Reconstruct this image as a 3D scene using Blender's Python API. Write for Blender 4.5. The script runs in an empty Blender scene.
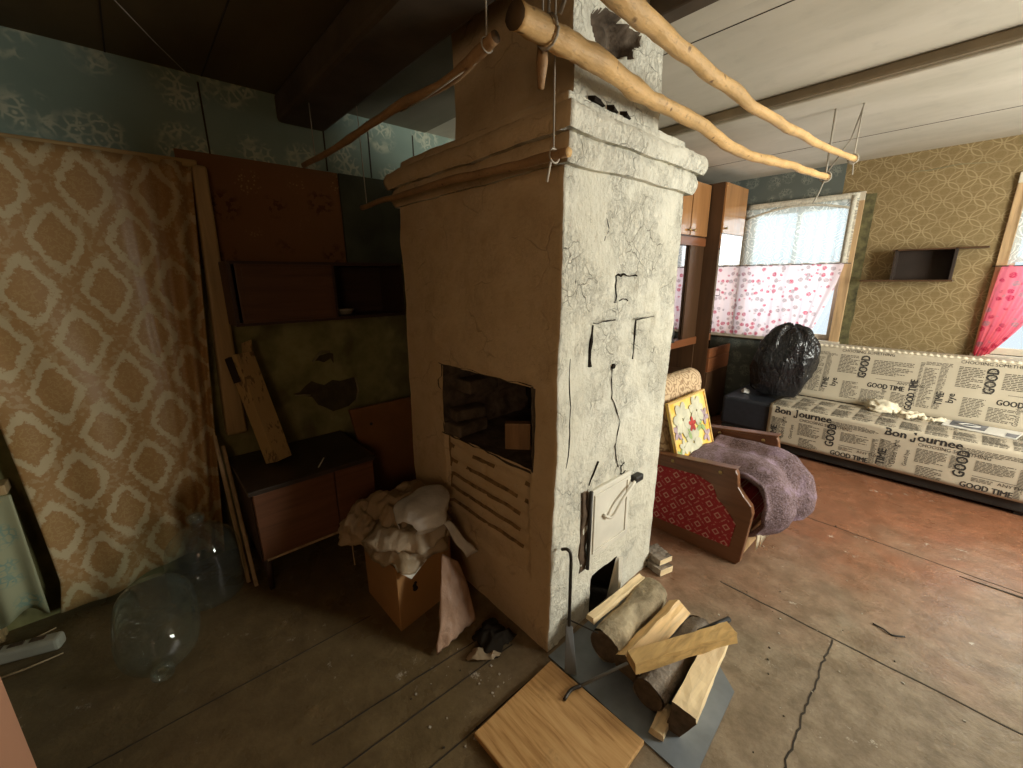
import bpy, bmesh, math, random
from mathutils import Vector, Matrix, noise
from math import sin, cos, pi, radians, sqrt, exp

S = bpy.context.scene
COL = S.collection

# ------------------------------------------------------------------ camera
cam = bpy.data.cameras.new('camera')
cam.sensor_width = 36.0
cam.lens = 36.0 * 412.87 / 1023.0
cam.clip_start = 0.02
camo = bpy.data.objects.new('camera', cam)
COL.objects.link(camo)
yaw, pitch, roll = radians(48.11), radians(14.44), radians(-0.564)
fw = Vector((-sin(yaw) * cos(pitch), cos(yaw) * cos(pitch), -sin(pitch)))
r0 = Vector((cos(yaw), sin(yaw), 0))
u0 = r0.cross(fw)
rr = r0 * cos(roll) + u0 * sin(roll)
uu = u0 * cos(roll) - r0 * sin(roll)
m = Matrix((rr, uu, -fw)).transposed().to_4x4()
m.translation = Vector((0, 0, 1.6))
camo.matrix_world = m
S.camera = camo

# ------------------------------------------------------------------ view, world, light
S.view_settings.view_transform = 'Standard'
S.view_settings.look = 'None'
S.view_settings.gamma = 1.0
S.view_settings.use_curve_mapping = False
S.view_settings.exposure = 0.0
S.cycles.max_bounces = 10
S.cycles.diffuse_bounces = 6
S.cycles.transparent_max_bounces = 16
S.cycles.sample_clamp_indirect = 6.0
S.cycles.caustics_refractive = False
S.cycles.caustics_reflective = False

W = bpy.data.worlds.new('overcast_sky')
S.world = W
W.use_nodes = True
bg = W.node_tree.nodes['Background']
bg.inputs[0].default_value = (0.86, 0.93, 1.0, 1)
bg.inputs[1].default_value = 1.2


def area(name, loc, direction, sx, sy, power, color, spread=180):
    l = bpy.data.lights.new(name, 'AREA')
    l.shape = 'RECTANGLE'
    l.size, l.size_y = sx, sy
    l.energy = power
    l.color = color
    l.spread = radians(spread)
    o = bpy.data.objects.new(name, l)
    COL.objects.link(o)
    o.location = loc
    o.rotation_euler = Vector(direction).to_track_quat('-Z', 'Z').to_euler()
    return o


# daylight outside the right-wall and two back-wall windows; the warm kitchen fill is added
area('daylight_side_window', (2.06, 3.25, 1.6), (-1, 0, -0.12), 1.25, 1.35, 250, (1.0, 0.94, 0.83))
area('kitchen_fill_lamp', (0.95, -1.16, 1.7), (-0.95, 1, -0.18), 0.8, 0.9, 9.5, (1.0, 0.64, 0.34), 130)  # added warm fill for the stove front, no such source known
area('daylight_back_window', (-1.35, 5.45, 1.65), (0, -1, -0.15), 1.0, 1.3, 13, (0.93, 0.97, 1.0))
area('daylight_back_window', (0.5, 5.45, 1.65), (0, -1, -0.15), 1.0, 1.3, 13, (0.93, 0.97, 1.0))

# ------------------------------------------------------------------ materials


class NT:
    def __init__(s, name, rough=0.7, metal=0.0, spec=0.4):
        s.m = bpy.data.materials.new(name)
        s.m.use_nodes = True
        s.nt = s.m.node_tree
        s.b = s.nt.nodes['Principled BSDF']
        s.out = s.nt.nodes['Material Output']
        s.b.inputs['Roughness'].default_value = rough
        s.b.inputs['Metallic'].default_value = metal
        s.b.inputs['Specular IOR Level'].default_value = spec
        s._c = None

    def node(s, t, **kw):
        n = s.nt.nodes.new(t)
        for k, v in kw.items():
            setattr(n, k, v)
        return n

    def put(s, sock, v):
        if isinstance(v, bpy.types.NodeSocket):
            s.nt.links.new(v, sock)
        elif isinstance(v, (tuple, list)):
            if len(v) == 3 and len(sock.default_value) == 4:
                v = (*v, 1)
            sock.default_value = v
        else:
            sock.default_value = v

    def co(s, scale=None, kind='Object', loc=None, rot=None):
        if s._c is None:
            s._c = s.node('ShaderNodeTexCoord')
        v = s._c.outputs[kind]
        if scale is not None or loc is not None or rot is not None:
            mp = s.node('ShaderNodeMapping')
            s.put(mp.inputs[0], v)
            if scale is not None:
                mp.inputs['Scale'].default_value = scale
            if loc is not None:
                mp.inputs['Location'].default_value = loc
            if rot is not None:
                mp.inputs['Rotation'].default_value = rot
            v = mp.outputs[0]
        return v

    def xyz(s, v=None):
        n = s.node('ShaderNodeSeparateXYZ')
        s.put(n.inputs[0], v if v is not None else s.co())
        return n.outputs

    def comb(s, x, y, z=0.0):
        n = s.node('ShaderNodeCombineXYZ')
        s.put(n.inputs[0], x), s.put(n.inputs[1], y), s.put(n.inputs[2], z)
        return n.outputs[0]

    def noise(s, scale, detail=4, rough=0.55, vec=None, dist=0.0, color=False):
        n = s.node('ShaderNodeTexNoise')
        s.put(n.inputs['Vector'], vec if vec is not None else s.co())
        n.inputs['Scale'].default_value = scale
        n.inputs['Detail'].default_value = detail
        n.inputs['Roughness'].default_value = rough
        n.inputs['Distortion'].default_value = dist
        return n.outputs['Color' if color else 'Fac']

    def vor(s, scale, vec=None, feature='F1', out='Distance', rnd=1.0):
        n = s.node('ShaderNodeTexVoronoi', feature=feature)
        s.put(n.inputs['Vector'], vec if vec is not None else s.co())
        n.inputs['Scale'].default_value = scale
        n.inputs['Randomness'].default_value = rnd
        return n.outputs[out]

    def math(s, op, a, b=0.0, c=0.0, clamp=False):
        n = s.node('ShaderNodeMath', operation=op)
        n.use_clamp = clamp
        s.put(n.inputs[0], a), s.put(n.inputs[1], b), s.put(n.inputs[2], c)
        return n.outputs[0]

    def add(s, a, b): return s.math('ADD', a, b)
    def mul(s, a, b): return s.math('MULTIPLY', a, b)

    def vadd(s, a, b):
        n = s.node('ShaderNodeVectorMath', operation='ADD')
        s.put(n.inputs[0], a), s.put(n.inputs[1], b)
        return n.outputs[0]

    def vscale(s, a, k):
        n = s.node('ShaderNodeVectorMath', operation='SCALE')
        s.put(n.inputs[0], a)
        n.inputs['Scale'].default_value = k
        return n.outputs[0]

    def warp(s, scale, amt, vec=None):
        """coordinates shaken by noise, +-amt metres"""
        v = vec if vec is not None else s.co()
        c = s.noise(scale, 3, color=True, vec=v)
        return s.vadd(v, s.vscale(s.vadd(c, (-0.5, -0.5, -0.5)), amt * 2))

    def step(s, v, lo, hi):
        n = s.node('ShaderNodeMapRange')
        s.put(n.inputs[0], v)
        n.inputs[1].default_value, n.inputs[2].default_value = lo, hi
        return n.outputs[0]

    def mix(s, f, a, b):
        n = s.node('ShaderNodeMix', data_type='RGBA')
        s.put(n.inputs[0], f), s.put(n.inputs[6], a), s.put(n.inputs[7], b)
        return n.outputs[2]

    def ramp(s, f, *stops):
        n = s.node('ShaderNodeValToRGB')
        s.put(n.inputs[0], f)
        e = n.color_ramp.elements
        while len(e) < len(stops):
            e.new(0.5)
        for el, (p, c) in zip(e, stops):
            el.position = p
            el.color = (*c, 1)
        return n.outputs[0]

    def bump(s, h, strength=0.3, dist=0.01):
        n = s.node('ShaderNodeBump')
        n.inputs['Strength'].default_value = strength
        n.inputs['Distance'].default_value = dist
        s.put(n.inputs['Height'], h)
        s.put(s.b.inputs['Normal'], n.outputs[0])

    def col(s, c):
        s.put(s.b.inputs['Base Color'], c)
        return s

    def cloth_through(s, amount, color):
        """thin cloth: part of the light passes through"""
        t = s.node('ShaderNodeBsdfTranslucent')
        s.put(t.inputs['Color'], color)
        mx = s.node('ShaderNodeMixShader')
        s.put(mx.inputs[0], amount)
        s.nt.links.new(s.b.outputs[0], mx.inputs[1])
        s.nt.links.new(t.outputs[0], mx.inputs[2])
        s.nt.links.new(mx.outputs[0], s.out.inputs[0])
        return mx


def plain(name, c, rough=0.6, metal=0.0, spec=0.4, var=0.25, scale=8.0, bump=0.15, bd=0.004, stretch=None):
    n = NT(name, rough, metal, spec)
    v = n.co(stretch) if stretch else n.co()
    f = n.noise(scale, 5, vec=v)
    dk = tuple(x * (1 - var) for x in c)
    lt = tuple(min(1, x * (1 + var)) for x in c)
    n.col(n.ramp(f, (0.3, dk), (0.7, lt)))
    if bump:
        n.bump(n.noise(scale * 4, 4, vec=v), bump, bd)
    return n.m


def wood(name, c, rough=0.5, axis=0, var=0.35, ring=26.0, spec=0.4, coat=0.0):
    n = NT(name, rough, 0, spec)
    sc = [ring, ring, ring]
    sc[axis] = ring * 0.07
    f = n.noise(1.0, 5, 0.6, vec=n.co(sc), dist=0.6)
    f2 = n.noise(2.2, 3)
    dk = tuple(x * (1 - var) for x in c)
    lt = tuple(min(1, x * (1 + var * 0.6)) for x in c)
    a = n.ramp(f, (0.32, dk), (0.52, c), (0.72, lt))
    n.col(n.mix(n.step(f2, 0.5, 0.75), a, tuple(x * 0.8 for x in c)))
    n.bump(f, 0.15, 0.003)
    if coat:
        n.b.inputs['Coat Weight'].default_value = coat
        n.b.inputs['Coat Roughness'].default_value = 0.04
    return n.m


MAT = {}


def plaster(name, c1, c2, stain, cracks=0.6, rough_amt=1.0, cells=11.0):
    n = NT(name, 0.9, 0, 0.15)
    big = n.noise(2.6, 6, 0.6)
    mid = n.noise(13, 6, 0.7)
    fine = n.noise(55, 4, 0.7)
    base = n.ramp(big, (0.3, c2), (0.55, c1), (0.75, c1))
    st = n.step(n.noise(5.5, 6, 0.7), 0.54, 0.72)
    base = n.mix(n.mul(st, 0.4), base, stain)
    # thin scuffed grey scratches
    scr = n.noise(36, 6, 0.75, vec=n.co((1, 1.5, 0.7)), dist=0.8)
    sc = n.math('SUBTRACT', 1.0, n.step(n.math('ABSOLUTE', n.math('SUBTRACT', scr, 0.5)), 0.006, 0.028))
    sc = n.mul(sc, n.step(n.noise(5, 3), 0.44, 0.56))
    base = n.mix(n.mul(sc, 0.24 * rough_amt), base, tuple(v * 0.35 for v in stain))
    ck = n.vor(cells, vec=n.warp(7, 0.06), feature='DISTANCE_TO_EDGE')
    line = n.math('SUBTRACT', 1.0, n.step(ck, 0.0, 0.02))
    line = n.mul(line, n.step(n.noise(5.0, 3), 0.5, 0.62))
    spots = n.step(n.noise(70, 2), 0.68, 0.74)
    base = n.mix(n.mul(line, cracks), base, (0.07, 0.055, 0.04))
    base = n.mix(n.mul(spots, 0.45 * rough_amt), base, tuple(v * 0.45 for v in stain))
    n.col(base)
    h = n.add(n.mul(fine, 0.35), n.mul(mid, 1.3))
    h = n.math('SUBTRACT', h, n.mul(n.math('MAXIMUM', line, n.mul(sc, 0.25)), 0.8))
    n.bump(h, 0.7 * rough_amt, 0.02)
    return n.m


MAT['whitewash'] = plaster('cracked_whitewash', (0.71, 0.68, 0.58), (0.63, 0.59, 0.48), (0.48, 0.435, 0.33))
MAT['whitewash_shade_brown'] = plaster('shade_and_smoke_browned_plaster', (0.58, 0.43, 0.265), (0.49, 0.345, 0.195), (0.34, 0.22, 0.115), 0.3, 0.55, 5.0)  # whitewash copy for the front faces: warm shade and some smoke in its colour
MAT['soot'] = plain('soot', (0.022, 0.017, 0.013), 0.95, spec=0.1, bump=0.5, bd=0.01, scale=20)
MAT['joint_dirt'] = plain('dirty_mortar_joint', (0.20, 0.125, 0.06), 0.95, spec=0.1, var=0.5, scale=25, bump=0.4)
MAT['soot_brick'] = plain('sooty_brick', (0.10, 0.075, 0.055), 0.95, spec=0.1, bump=0.5, bd=0.01, scale=14, var=0.5)


def floor_mat():
    n = NT('worn_painted_hardboard', 0.42, 0, 0.35)
    x, y, z = n.xyz()
    big = n.noise(1.3, 6, 0.62)
    fine = n.noise(9, 6, 0.7)
    grey = n.ramp(fine, (0.25, (0.145, 0.108, 0.07)), (0.5, (0.265, 0.205, 0.14)), (0.8, (0.40, 0.325, 0.235)))
    red = n.ramp(fine, (0.25, (0.17, 0.066, 0.032)), (0.7, (0.30, 0.125, 0.067)))
    # the red floor paint survives towards the sofa and the armchair
    e = n.add(n.add(n.mul(y, 0.62), n.mul(x, -0.42)), n.mul(n.math('SUBTRACT', big, 0.5), 1.9))
    f = n.step(e, 1.2, 2.15)
    c = n.mix(f, grey, red)
    # dark brown planks in the kitchen half
    kit = n.ramp(fine, (0.25, (0.11, 0.076, 0.036)), (0.75, (0.21, 0.15, 0.075)))
    k = n.add(n.add(n.mul(y, -0.75), n.mul(x, -0.9)), n.mul(n.math('SUBTRACT', big, 0.5), 0.8))
    c = n.mix(n.step(k, -0.45, 0.55), c, kit)
    sp = n.step(n.noise(13, 6, 0.8), 0.60, 0.66)
    sp = n.mul(sp, n.step(n.noise(2.3, 3), 0.52, 0.60))
    pt = n.step(n.noise(5.5, 7, 0.75, dist=0.6), 0.46, 0.60)
    c = n.mix(n.mul(pt, 0.45), c, n.mix(0.55, c, (0.07, 0.045, 0.025)))
    c = n.mix(n.mul(sp, 0.75), c, (0.62, 0.57, 0.48))
    dk = n.step(n.noise(3.5, 5, 0.7), 0.6, 0.78)
    c = n.mix(n.mul(dk, 0.5), c, (0.14, 0.10, 0.06))
    gr = n.step(n.noise(55, 4, 0.75), 0.5, 0.75)
    c = n.mix(n.mul(gr, 0.4), c, (0.12, 0.085, 0.05))
    n.col(c)
    n.put(n.b.inputs['Roughness'], n.step(n.noise(4, 4), 0.0, 1.6))
    n.bump(n.add(fine, n.mul(n.noise(60, 3), 0.4)), 0.5, 0.008)
    return n.m


MAT['floor'] = floor_mat()
MAT['seam'] = plain('dirt_seam', (0.04, 0.03, 0.02), 0.9, bump=0.0)


def ceiling_mat(name, c, dk):
    n = NT(name, 0.75, 0, 0.25)
    f = n.noise(1.6, 5, 0.6, vec=n.co((0.6, 1.6, 1)))
    a = n.ramp(f, (0.3, dk), (0.65, c))
    n.col(n.mix(n.mul(n.step(n.noise(9, 5), 0.55, 0.8), 0.35), a, tuple(v * 0.6 for v in c)))
    n.bump(n.noise(12, 4), 0.12, 0.01)
    return n.m


MAT['ceil_light'] = ceiling_mat('aged_white_ceiling_paint', (0.61, 0.555, 0.465), (0.49, 0.445, 0.36))
MAT['ceil_dark'] = ceiling_mat('smoked_ceiling_boards', (0.13, 0.10, 0.05), (0.085, 0.062, 0.032))
MAT['ceil_grey'] = ceiling_mat('grey_ceiling', (0.26, 0.23, 0.17), (0.19, 0.165, 0.12))
MAT['beam'] = plain('painted_beam', (0.36, 0.31, 0.22), 0.7, var=0.2, scale=3)
MAT['beam_front_shade'] = plain('shaded_beam_face', (0.24, 0.185, 0.12), 0.8, var=0.3, scale=3)  # shade of the beam's front face put into the colour
MAT['beam_dark'] = plain('smoked_beam', (0.085, 0.06, 0.038), 0.8, var=0.35, scale=4, bump=0.3)


def teal_paper(name, base, dk, pale, ax='yz', scale=5.2):
    n = NT(name, 0.8, 0, 0.2)
    x, y, z = n.xyz()
    u = y if ax[0] == 'y' else x
    v = n.comb(u, z)
    wv = n.warp(18, 0.014, v)
    big = n.noise(2.4, 4, vec=v)
    c = n.mix(big, dk, base)
    # sprays of pale lacy blossoms, drawn as thin outlines round clustered cells
    d = n.vor(scale, vec=v, rnd=0.35)
    mask = n.math('SUBTRACT', 1.0, n.step(d, 0.34, 0.46))
    pet = n.vor(scale * 6.5, vec=wv, feature='DISTANCE_TO_EDGE')
    out = n.math('SUBTRACT', 1.0, n.step(pet, 0.05, 0.17))
    f1 = n.vor(scale * 6.5, vec=wv)
    ctr = n.math('SUBTRACT', 1.0, n.step(f1, 0.1, 0.22))
    ln = n.math('MAXIMUM', n.mul(out, 0.8), ctr)
    ln = n.mul(n.mul(ln, mask), n.step(n.noise(10, 2, vec=v), 0.38, 0.55))
    c = n.mix(n.mul(ln, 0.8), c, pale)
    n.col(c)
    n.bump(n.noise(7, 4, vec=v), 0.25, 0.01)
    return n.m


MAT['teal_left'] = teal_paper('teal_floral_wallpaper', (0.27, 0.345, 0.29), (0.17, 0.235, 0.20), (0.58, 0.58, 0.44), 'yz', 3.6)
MAT['teal_back'] = teal_paper('grey_teal_wallpaper', (0.15, 0.165, 0.15), (0.10, 0.115, 0.10), (0.31, 0.32, 0.27), 'xz', 6)


def olive_wall():
    n = NT('stained_olive_wallpaper', 0.85, 0, 0.2)
    f = n.noise(5, 5, 0.6)
    c = n.ramp(f, (0.3, (0.15, 0.14, 0.06)), (0.55, (0.26, 0.24, 0.105)), (0.78, (0.36, 0.34, 0.17)))
    b = n.step(n.noise(3.2, 3), 0.52, 0.6)
    n.col(n.mix(n.mul(b, 0.4), c, (0.075, 0.06, 0.04)))
    n.bump(n.noise(12, 4), 0.3, 0.01)
    return n.m


MAT['olive'] = olive_wall()


def red_paper():
    n = NT('dark_red_floral_paper', 0.8, 0, 0.2)
    x, y, z = n.xyz()
    v = n.comb(y, z)
    base = n.mix(n.noise(3, 4, vec=v), (0.17, 0.078, 0.03), (0.235, 0.11, 0.045))
    cell = n.vor(3.8, vec=v, rnd=0.3)
    speck = n.vor(62, vec=v)
    msk = n.math('SUBTRACT', 1.0, n.step(cell, 0.18, 0.30))
    dots = n.mul(n.math('SUBTRACT', 1.0, n.step(speck, 0.22, 0.36)), msk)
    cell2 = n.vor(3.8, vec=n.vadd(v, (0.13, 0.13, 0)), rnd=0.3)
    leaf = n.mul(n.math('SUBTRACT', 1.0, n.step(cell2, 0.2, 0.34)), n.step(n.noise(24, 3, vec=v), 0.5, 0.56))
    c = n.mix(n.mul(leaf, 0.7), base, (0.06, 0.022, 0.012))
    c = n.mix(n.mul(dots, 0.6), c, (0.42, 0.28, 0.12))
    n.col(c)
    n.bump(n.noise(10, 3), 0.15, 0.006)
    return n.m


MAT['red_paper'] = red_paper()


def gold_paper():
    n = NT('gold_geometric_wallpaper', 0.75, 0, 0.25)
    x, y, z = n.xyz()
    wv = n.xyz(n.warp(9, 0.006, n.comb(x, z)))
    PX, PZ = 0.172, 0.15

    def oval(off):
        a = n.math('SUBTRACT', n.math('FRACT', n.add(n.mul(wv[0], 1 / PX), off)), 0.5)
        c_ = n.math('SUBTRACT', n.math('FRACT', n.add(n.mul(wv[1], 1 / PZ), off)), 0.5)
        return n.math('SQRT', n.add(n.mul(a, a), n.mul(c_, c_)))

    def ring(d, r, w):
        return n.math('SUBTRACT', 1.0, n.step(n.math('ABSOLUTE', n.math('SUBTRACT', d, r)), w * 0.4, w))
    d1, d2 = oval(0.0), oval(0.5)
    l = n.math('MAXIMUM', ring(d1, 0.455, 0.034), ring(d2, 0.455, 0.034))
    l = n.math('MAXIMUM', l, n.mul(n.math('MAXIMUM', ring(d1, 0.2, 0.035), ring(d2, 0.2, 0.035)), 0.4))
    l = n.mul(l, n.add(0.45, n.mul(n.step(n.noise(5, 4), 0.3, 0.7), 0.55)))
    base = n.mix(n.noise(2.0, 5), (0.20, 0.135, 0.058), (0.28, 0.20, 0.095))
    base = n.mix(n.mul(n.step(n.noise(70, 2), 0.4, 0.7), 0.3), base, (0.13, 0.09, 0.035))
    c = n.mix(n.mul(l, 0.46), base, (0.56, 0.44, 0.25))
    tear = n.step(n.noise(6.0, 6, 0.7), 0.73, 0.75)
    c = n.mix(n.mul(tear, 0.6), c, (0.55, 0.47, 0.30))
    n.col(c)
    n.bump(n.noise(8, 4), 0.2, 0.008)
    return n.m


MAT['gold_paper'] = gold_paper()
MAT['moss_trim'] = plain('mossy_edge_strip', (0.125, 0.11, 0.05), 0.9, var=0.6, scale=14, bump=0.4)
MAT['plain_wall'] = plain('dull_brown_wallpaper', (0.20, 0.13, 0.065), 0.85, var=0.15, scale=3)


def damask():
    n = NT('gold_damask_cloth', 0.45, 0, 0.4)
    x, y, z = n.xyz()
    w = n.xyz(n.warp(22, 0.022, n.warp(55, 0.009)))
    A = n.math('ABSOLUTE', n.math('SUBTRACT', n.mul(n.math('FRACT', n.mul(w[1], 1 / 0.25)), 2.0), 1.0))
    B = n.math('ABSOLUTE', n.math('SUBTRACT', n.mul(n.math('FRACT', n.mul(w[2], 1 / 0.44)), 2.0), 1.0))

    def ogee(a, b):
        return n.math('ADD', n.math('POWER', a, 1.25), n.math('POWER', b, 1.15))
    d1 = ogee(A, B)
    d2 = ogee(n.math('SUBTRACT', 1.0, A), n.math('SUBTRACT', 1.0, B))
    h = n.add(n.math('MINIMUM', d1, d2), n.mul(n.math('SUBTRACT', n.noise(58, 4, 0.75), 0.5), 0.48))
    med = n.math('SUBTRACT', 1.0, n.step(h, 0.42, 0.47))
    lat = n.step(h, 0.66, 0.71)
    leaf = n.step(n.noise(42, 3), 0.42, 0.48)
    core = n.mul(n.math('SUBTRACT', 1.0, n.step(h, 0.3, 0.36)), n.math('SUBTRACT', 1.0, n.step(n.math('ABSOLUTE', n.math('SUBTRACT', n.noise(48, 3), 0.5)), 0.02, 0.05)))
    fig = n.math('MAXIMUM', med, n.mul(lat, n.add(0.6, n.mul(leaf, 0.4))))
    gold = n.mix(n.noise(3, 3), (0.34, 0.195, 0.065), (0.42, 0.245, 0.11))
    cream = (0.53, 0.425, 0.25)
    c = n.mix(fig, cream, gold)
    c = n.mix(n.mul(core, 0.45), c, (0.5, 0.36, 0.16))
    # darker patch low on the right side
    st = n.step(n.add(n.mul(n.noise(7, 5), 0.9), n.mul(z, -1.1)), 0.22, 0.42)
    st = n.mul(st, n.step(y, 0.28, 0.5))
    c = n.mix(n.mul(st, 0.75), c, (0.12, 0.085, 0.03))
    n.col(c)
    n.put(n.b.inputs['Roughness'], n.add(0.62, n.mul(fig, -0.22)))
    n.bump(fig, 0.12, 0.003)
    return n.m


MAT['damask'] = damask()
MAT['rail'] = wood('curtain_rail_wood', (0.42, 0.28, 0.12), axis=1)
MAT['casing'] = wood('old_casing_wood', (0.46, 0.32, 0.16), axis=2, var=0.2)
MAT['batten'] = wood('pale_batten', (0.48, 0.34, 0.2), axis=2)
MAT['branch'] = None


def branch_mat(name, c, dk, scale=1.0):
    n = NT(name, 0.55, 0, 0.4)
    f = n.noise(7 * scale, 5, 0.6)
    base = n.ramp(f, (0.3, tuple(v * 0.72 for v in c)), (0.6, c), (0.8, tuple(min(1, v * 1.15) for v in c)))
    kn = n.vor(22 * scale, vec=n.warp(10, 0.03))
    k = n.math('SUBTRACT', 1.0, n.step(kn, 0.10, 0.2))
    k = n.mul(k, n.step(n.noise(12, 2), 0.46, 0.54))
    fl = n.step(n.noise(1.0, 4, 0.7, vec=n.co((90, 26, 90))), 0.56, 0.68)
    base = n.mix(n.mul(fl, 0.6), base, tuple(v * 0.5 for v in c))
    n.col(n.mix(n.mul(k, 0.9), base, dk))
    n.bump(n.add(f, n.mul(n.noise(60, 4, vec=n.co((2, 0.5, 2))), 0.6)), 0.6, 0.008)
    return n.m


MAT['branch'] = branch_mat('peeled_branch', (0.66, 0.41, 0.17), (0.16, 0.08, 0.03))
MAT['branch_dark'] = branch_mat('smoked_branch', (0.36, 0.21, 0.10), (0.12, 0.06, 0.03))
MAT['end_dark'] = plain('dark_cut_end', (0.11, 0.065, 0.03), 0.8)
MAT['cord'] = plain('grey_cord', (0.38, 0.34, 0.28), 0.8, bump=0)
MAT['cab_dark'] = wood('dark_red_veneer', (0.05, 0.024, 0.014), axis=1, rough=0.45)
MAT['cab_door'] = wood('red_brown_veneer', (0.10, 0.044, 0.022), axis=1, rough=0.4)
MAT['table_top'] = plain('black_worn_tabletop', (0.045, 0.032, 0.024), 0.35, var=0.4, scale=5)
MAT['table_front'] = wood('reddish_cabinet_front', (0.16, 0.068, 0.033), axis=1, rough=0.5)
MAT['orange_board'] = plain('orange_brown_board', (0.23, 0.10, 0.035), 0.55, var=0.2, scale=4)
MAT['dark_niche'] = plain('dark_interior', (0.03, 0.018, 0.012), 0.8, bump=0)
MAT['torn'] = plain('bare_wall_under_paper', (0.07, 0.056, 0.03), 0.95, var=0.3, scale=16, bump=0.3)
MAT['torn_edge'] = plain('pale_torn_paper', (0.26, 0.23, 0.13), 0.9)
MAT['enamel'] = plain('dull_enamel', (0.28, 0.25, 0.2), 0.3, var=0.1, bump=0)
MAT['cardboard'] = plain('brown_cardboard', (0.36, 0.185, 0.068), 0.8, var=0.12, scale=3, bump=0.1)
MAT['paper'] = plain('white_paper', (0.66, 0.63, 0.57), 0.8, var=0.05, bump=0)
MAT['black'] = plain('matt_black', (0.02, 0.018, 0.016), 0.5, bump=0.05)
MAT['rag_shade'] = plain('black_rag_and_shade', (0.022, 0.018, 0.014), 0.95, spec=0.05, bump=0.3)
MAT['iron'] = plain('dark_iron', (0.055, 0.05, 0.045), 0.45, metal=0.7, var=0.4, scale=20, bump=0.2)
MAT['sheet'] = plain('grey_metal_sheet', (0.20, 0.225, 0.25), 0.5, metal=0.15, var=0.25, scale=6, bump=0.15)
MAT['white_paint'] = plain('chipped_white_paint', (0.66, 0.62, 0.53), 0.6, var=0.12, scale=5)
MAT['rust'] = plain('rusty_gap', (0.10, 0.065, 0.04), 0.9, var=0.5, scale=18, bump=0.4)


def carton():
    n = NT('printed_carton', 0.7, 0, 0.3)
    x, y, z = n.xyz()
    base = n.mix(n.noise(5, 3), (0.40, 0.27, 0.12), (0.50, 0.35, 0.17))
    marks = n.mul(n.step(n.noise(34, 2, vec=n.co((1, 1.2, 0.5))), 0.54, 0.57), n.step(n.noise(5, 2), 0.44, 0.5))
    n.col(n.mix(n.mul(marks, 0.7), base, (0.12, 0.07, 0.04)))
    return n.m


MAT['carton'] = carton()


def plastic_film(name, c, rough=0.28, through=0.35):
    n = NT(name, rough, 0, 0.5)
    f = n.noise(9, 5)
    cc = n.ramp(f, (0.3, tuple(v * 0.75 for v in c)), (0.7, c))
    n.col(cc)
    n.bump(n.noise(26, 4, 0.6, dist=1.2), 0.5, 0.012)
    if through:
        n.cloth_through(through, cc)
    return n.m


MAT['bag_beige'] = plastic_film('beige_plastic_film', (0.46, 0.35, 0.225), 0.22, 0.2)
MAT['bag_white_grey'] = plastic_film('greyish_plastic_film', (0.54, 0.44, 0.32), 0.2, 0.2)
MAT['bag_white'] = plastic_film('milky_plastic_film', (0.82, 0.80, 0.77), 0.22, 0.25)
MAT['bag_sack'] = plastic_film('brownish_sack', (0.40, 0.285, 0.17), 0.5, 0.1)
MAT['bag_print'] = plastic_film('reddish_printed_paper', (0.46, 0.29, 0.2), 0.55, 0.1)


def trash_bag():
    n = NT('black_polythene', 0.26, 0, 0.6)
    n.col((0.012, 0.012, 0.014))
    h = n.add(n.noise(9, 3, 0.5, vec=n.co((1.6, 1.6, 0.6)), dist=2.5), n.mul(n.noise(24, 2, vec=n.co((1.4, 1.4, 0.7)), dist=1.5), 0.3))
    n.bump(h, 0.6, 0.03)
    return n.m


MAT['trash'] = trash_bag()


def glass(name, tint, gl=0.9, dust=0.0):
    n = NT(name)
    t = n.node('ShaderNodeBsdfTransparent')
    n.put(t.inputs[0], tint)
    g = n.node('ShaderNodeBsdfGlossy')
    g.inputs['Roughness'].default_value = 0.02
    g.inputs['Color'].default_value = (gl, gl, gl, 1)
    lw = n.node('ShaderNodeLayerWeight')
    lw.inputs[0].default_value = 0.5
    fr = n.add(0.045, n.mul(n.math('POWER', lw.outputs['Facing'], 3.5), 0.6))
    mx = n.node('ShaderNodeMixShader')
    n.nt.links.new(fr, mx.inputs[0])
    n.nt.links.new(t.outputs[0], mx.inputs[1])
    n.nt.links.new(g.outputs[0], mx.inputs[2])
    last = mx.outputs[0]
    if dust:
        df = n.node('ShaderNodeBsdfDiffuse')
        df.inputs[0].default_value = (0.42, 0.46, 0.40, 1)
        m2 = n.node('ShaderNodeMixShader')
        n.put(m2.inputs[0], n.mul(n.add(0.4, n.noise(7, 4)), dust))
        n.nt.links.new(last, m2.inputs[1])
        n.nt.links.new(df.outputs[0], m2.inputs[2])
        last = m2.outputs[0]
    n.nt.links.new(last, n.out.inputs[0])
    return n.m


MAT['carboy'] = glass('greenish_bottle_glass', (0.90, 0.94, 0.92), dust=0.05)
MAT['pane'] = glass('window_glass', (0.93, 0.96, 0.96))
MAT['clear'] = glass('clear_glass', (0.9, 0.92, 0.92))


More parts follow.
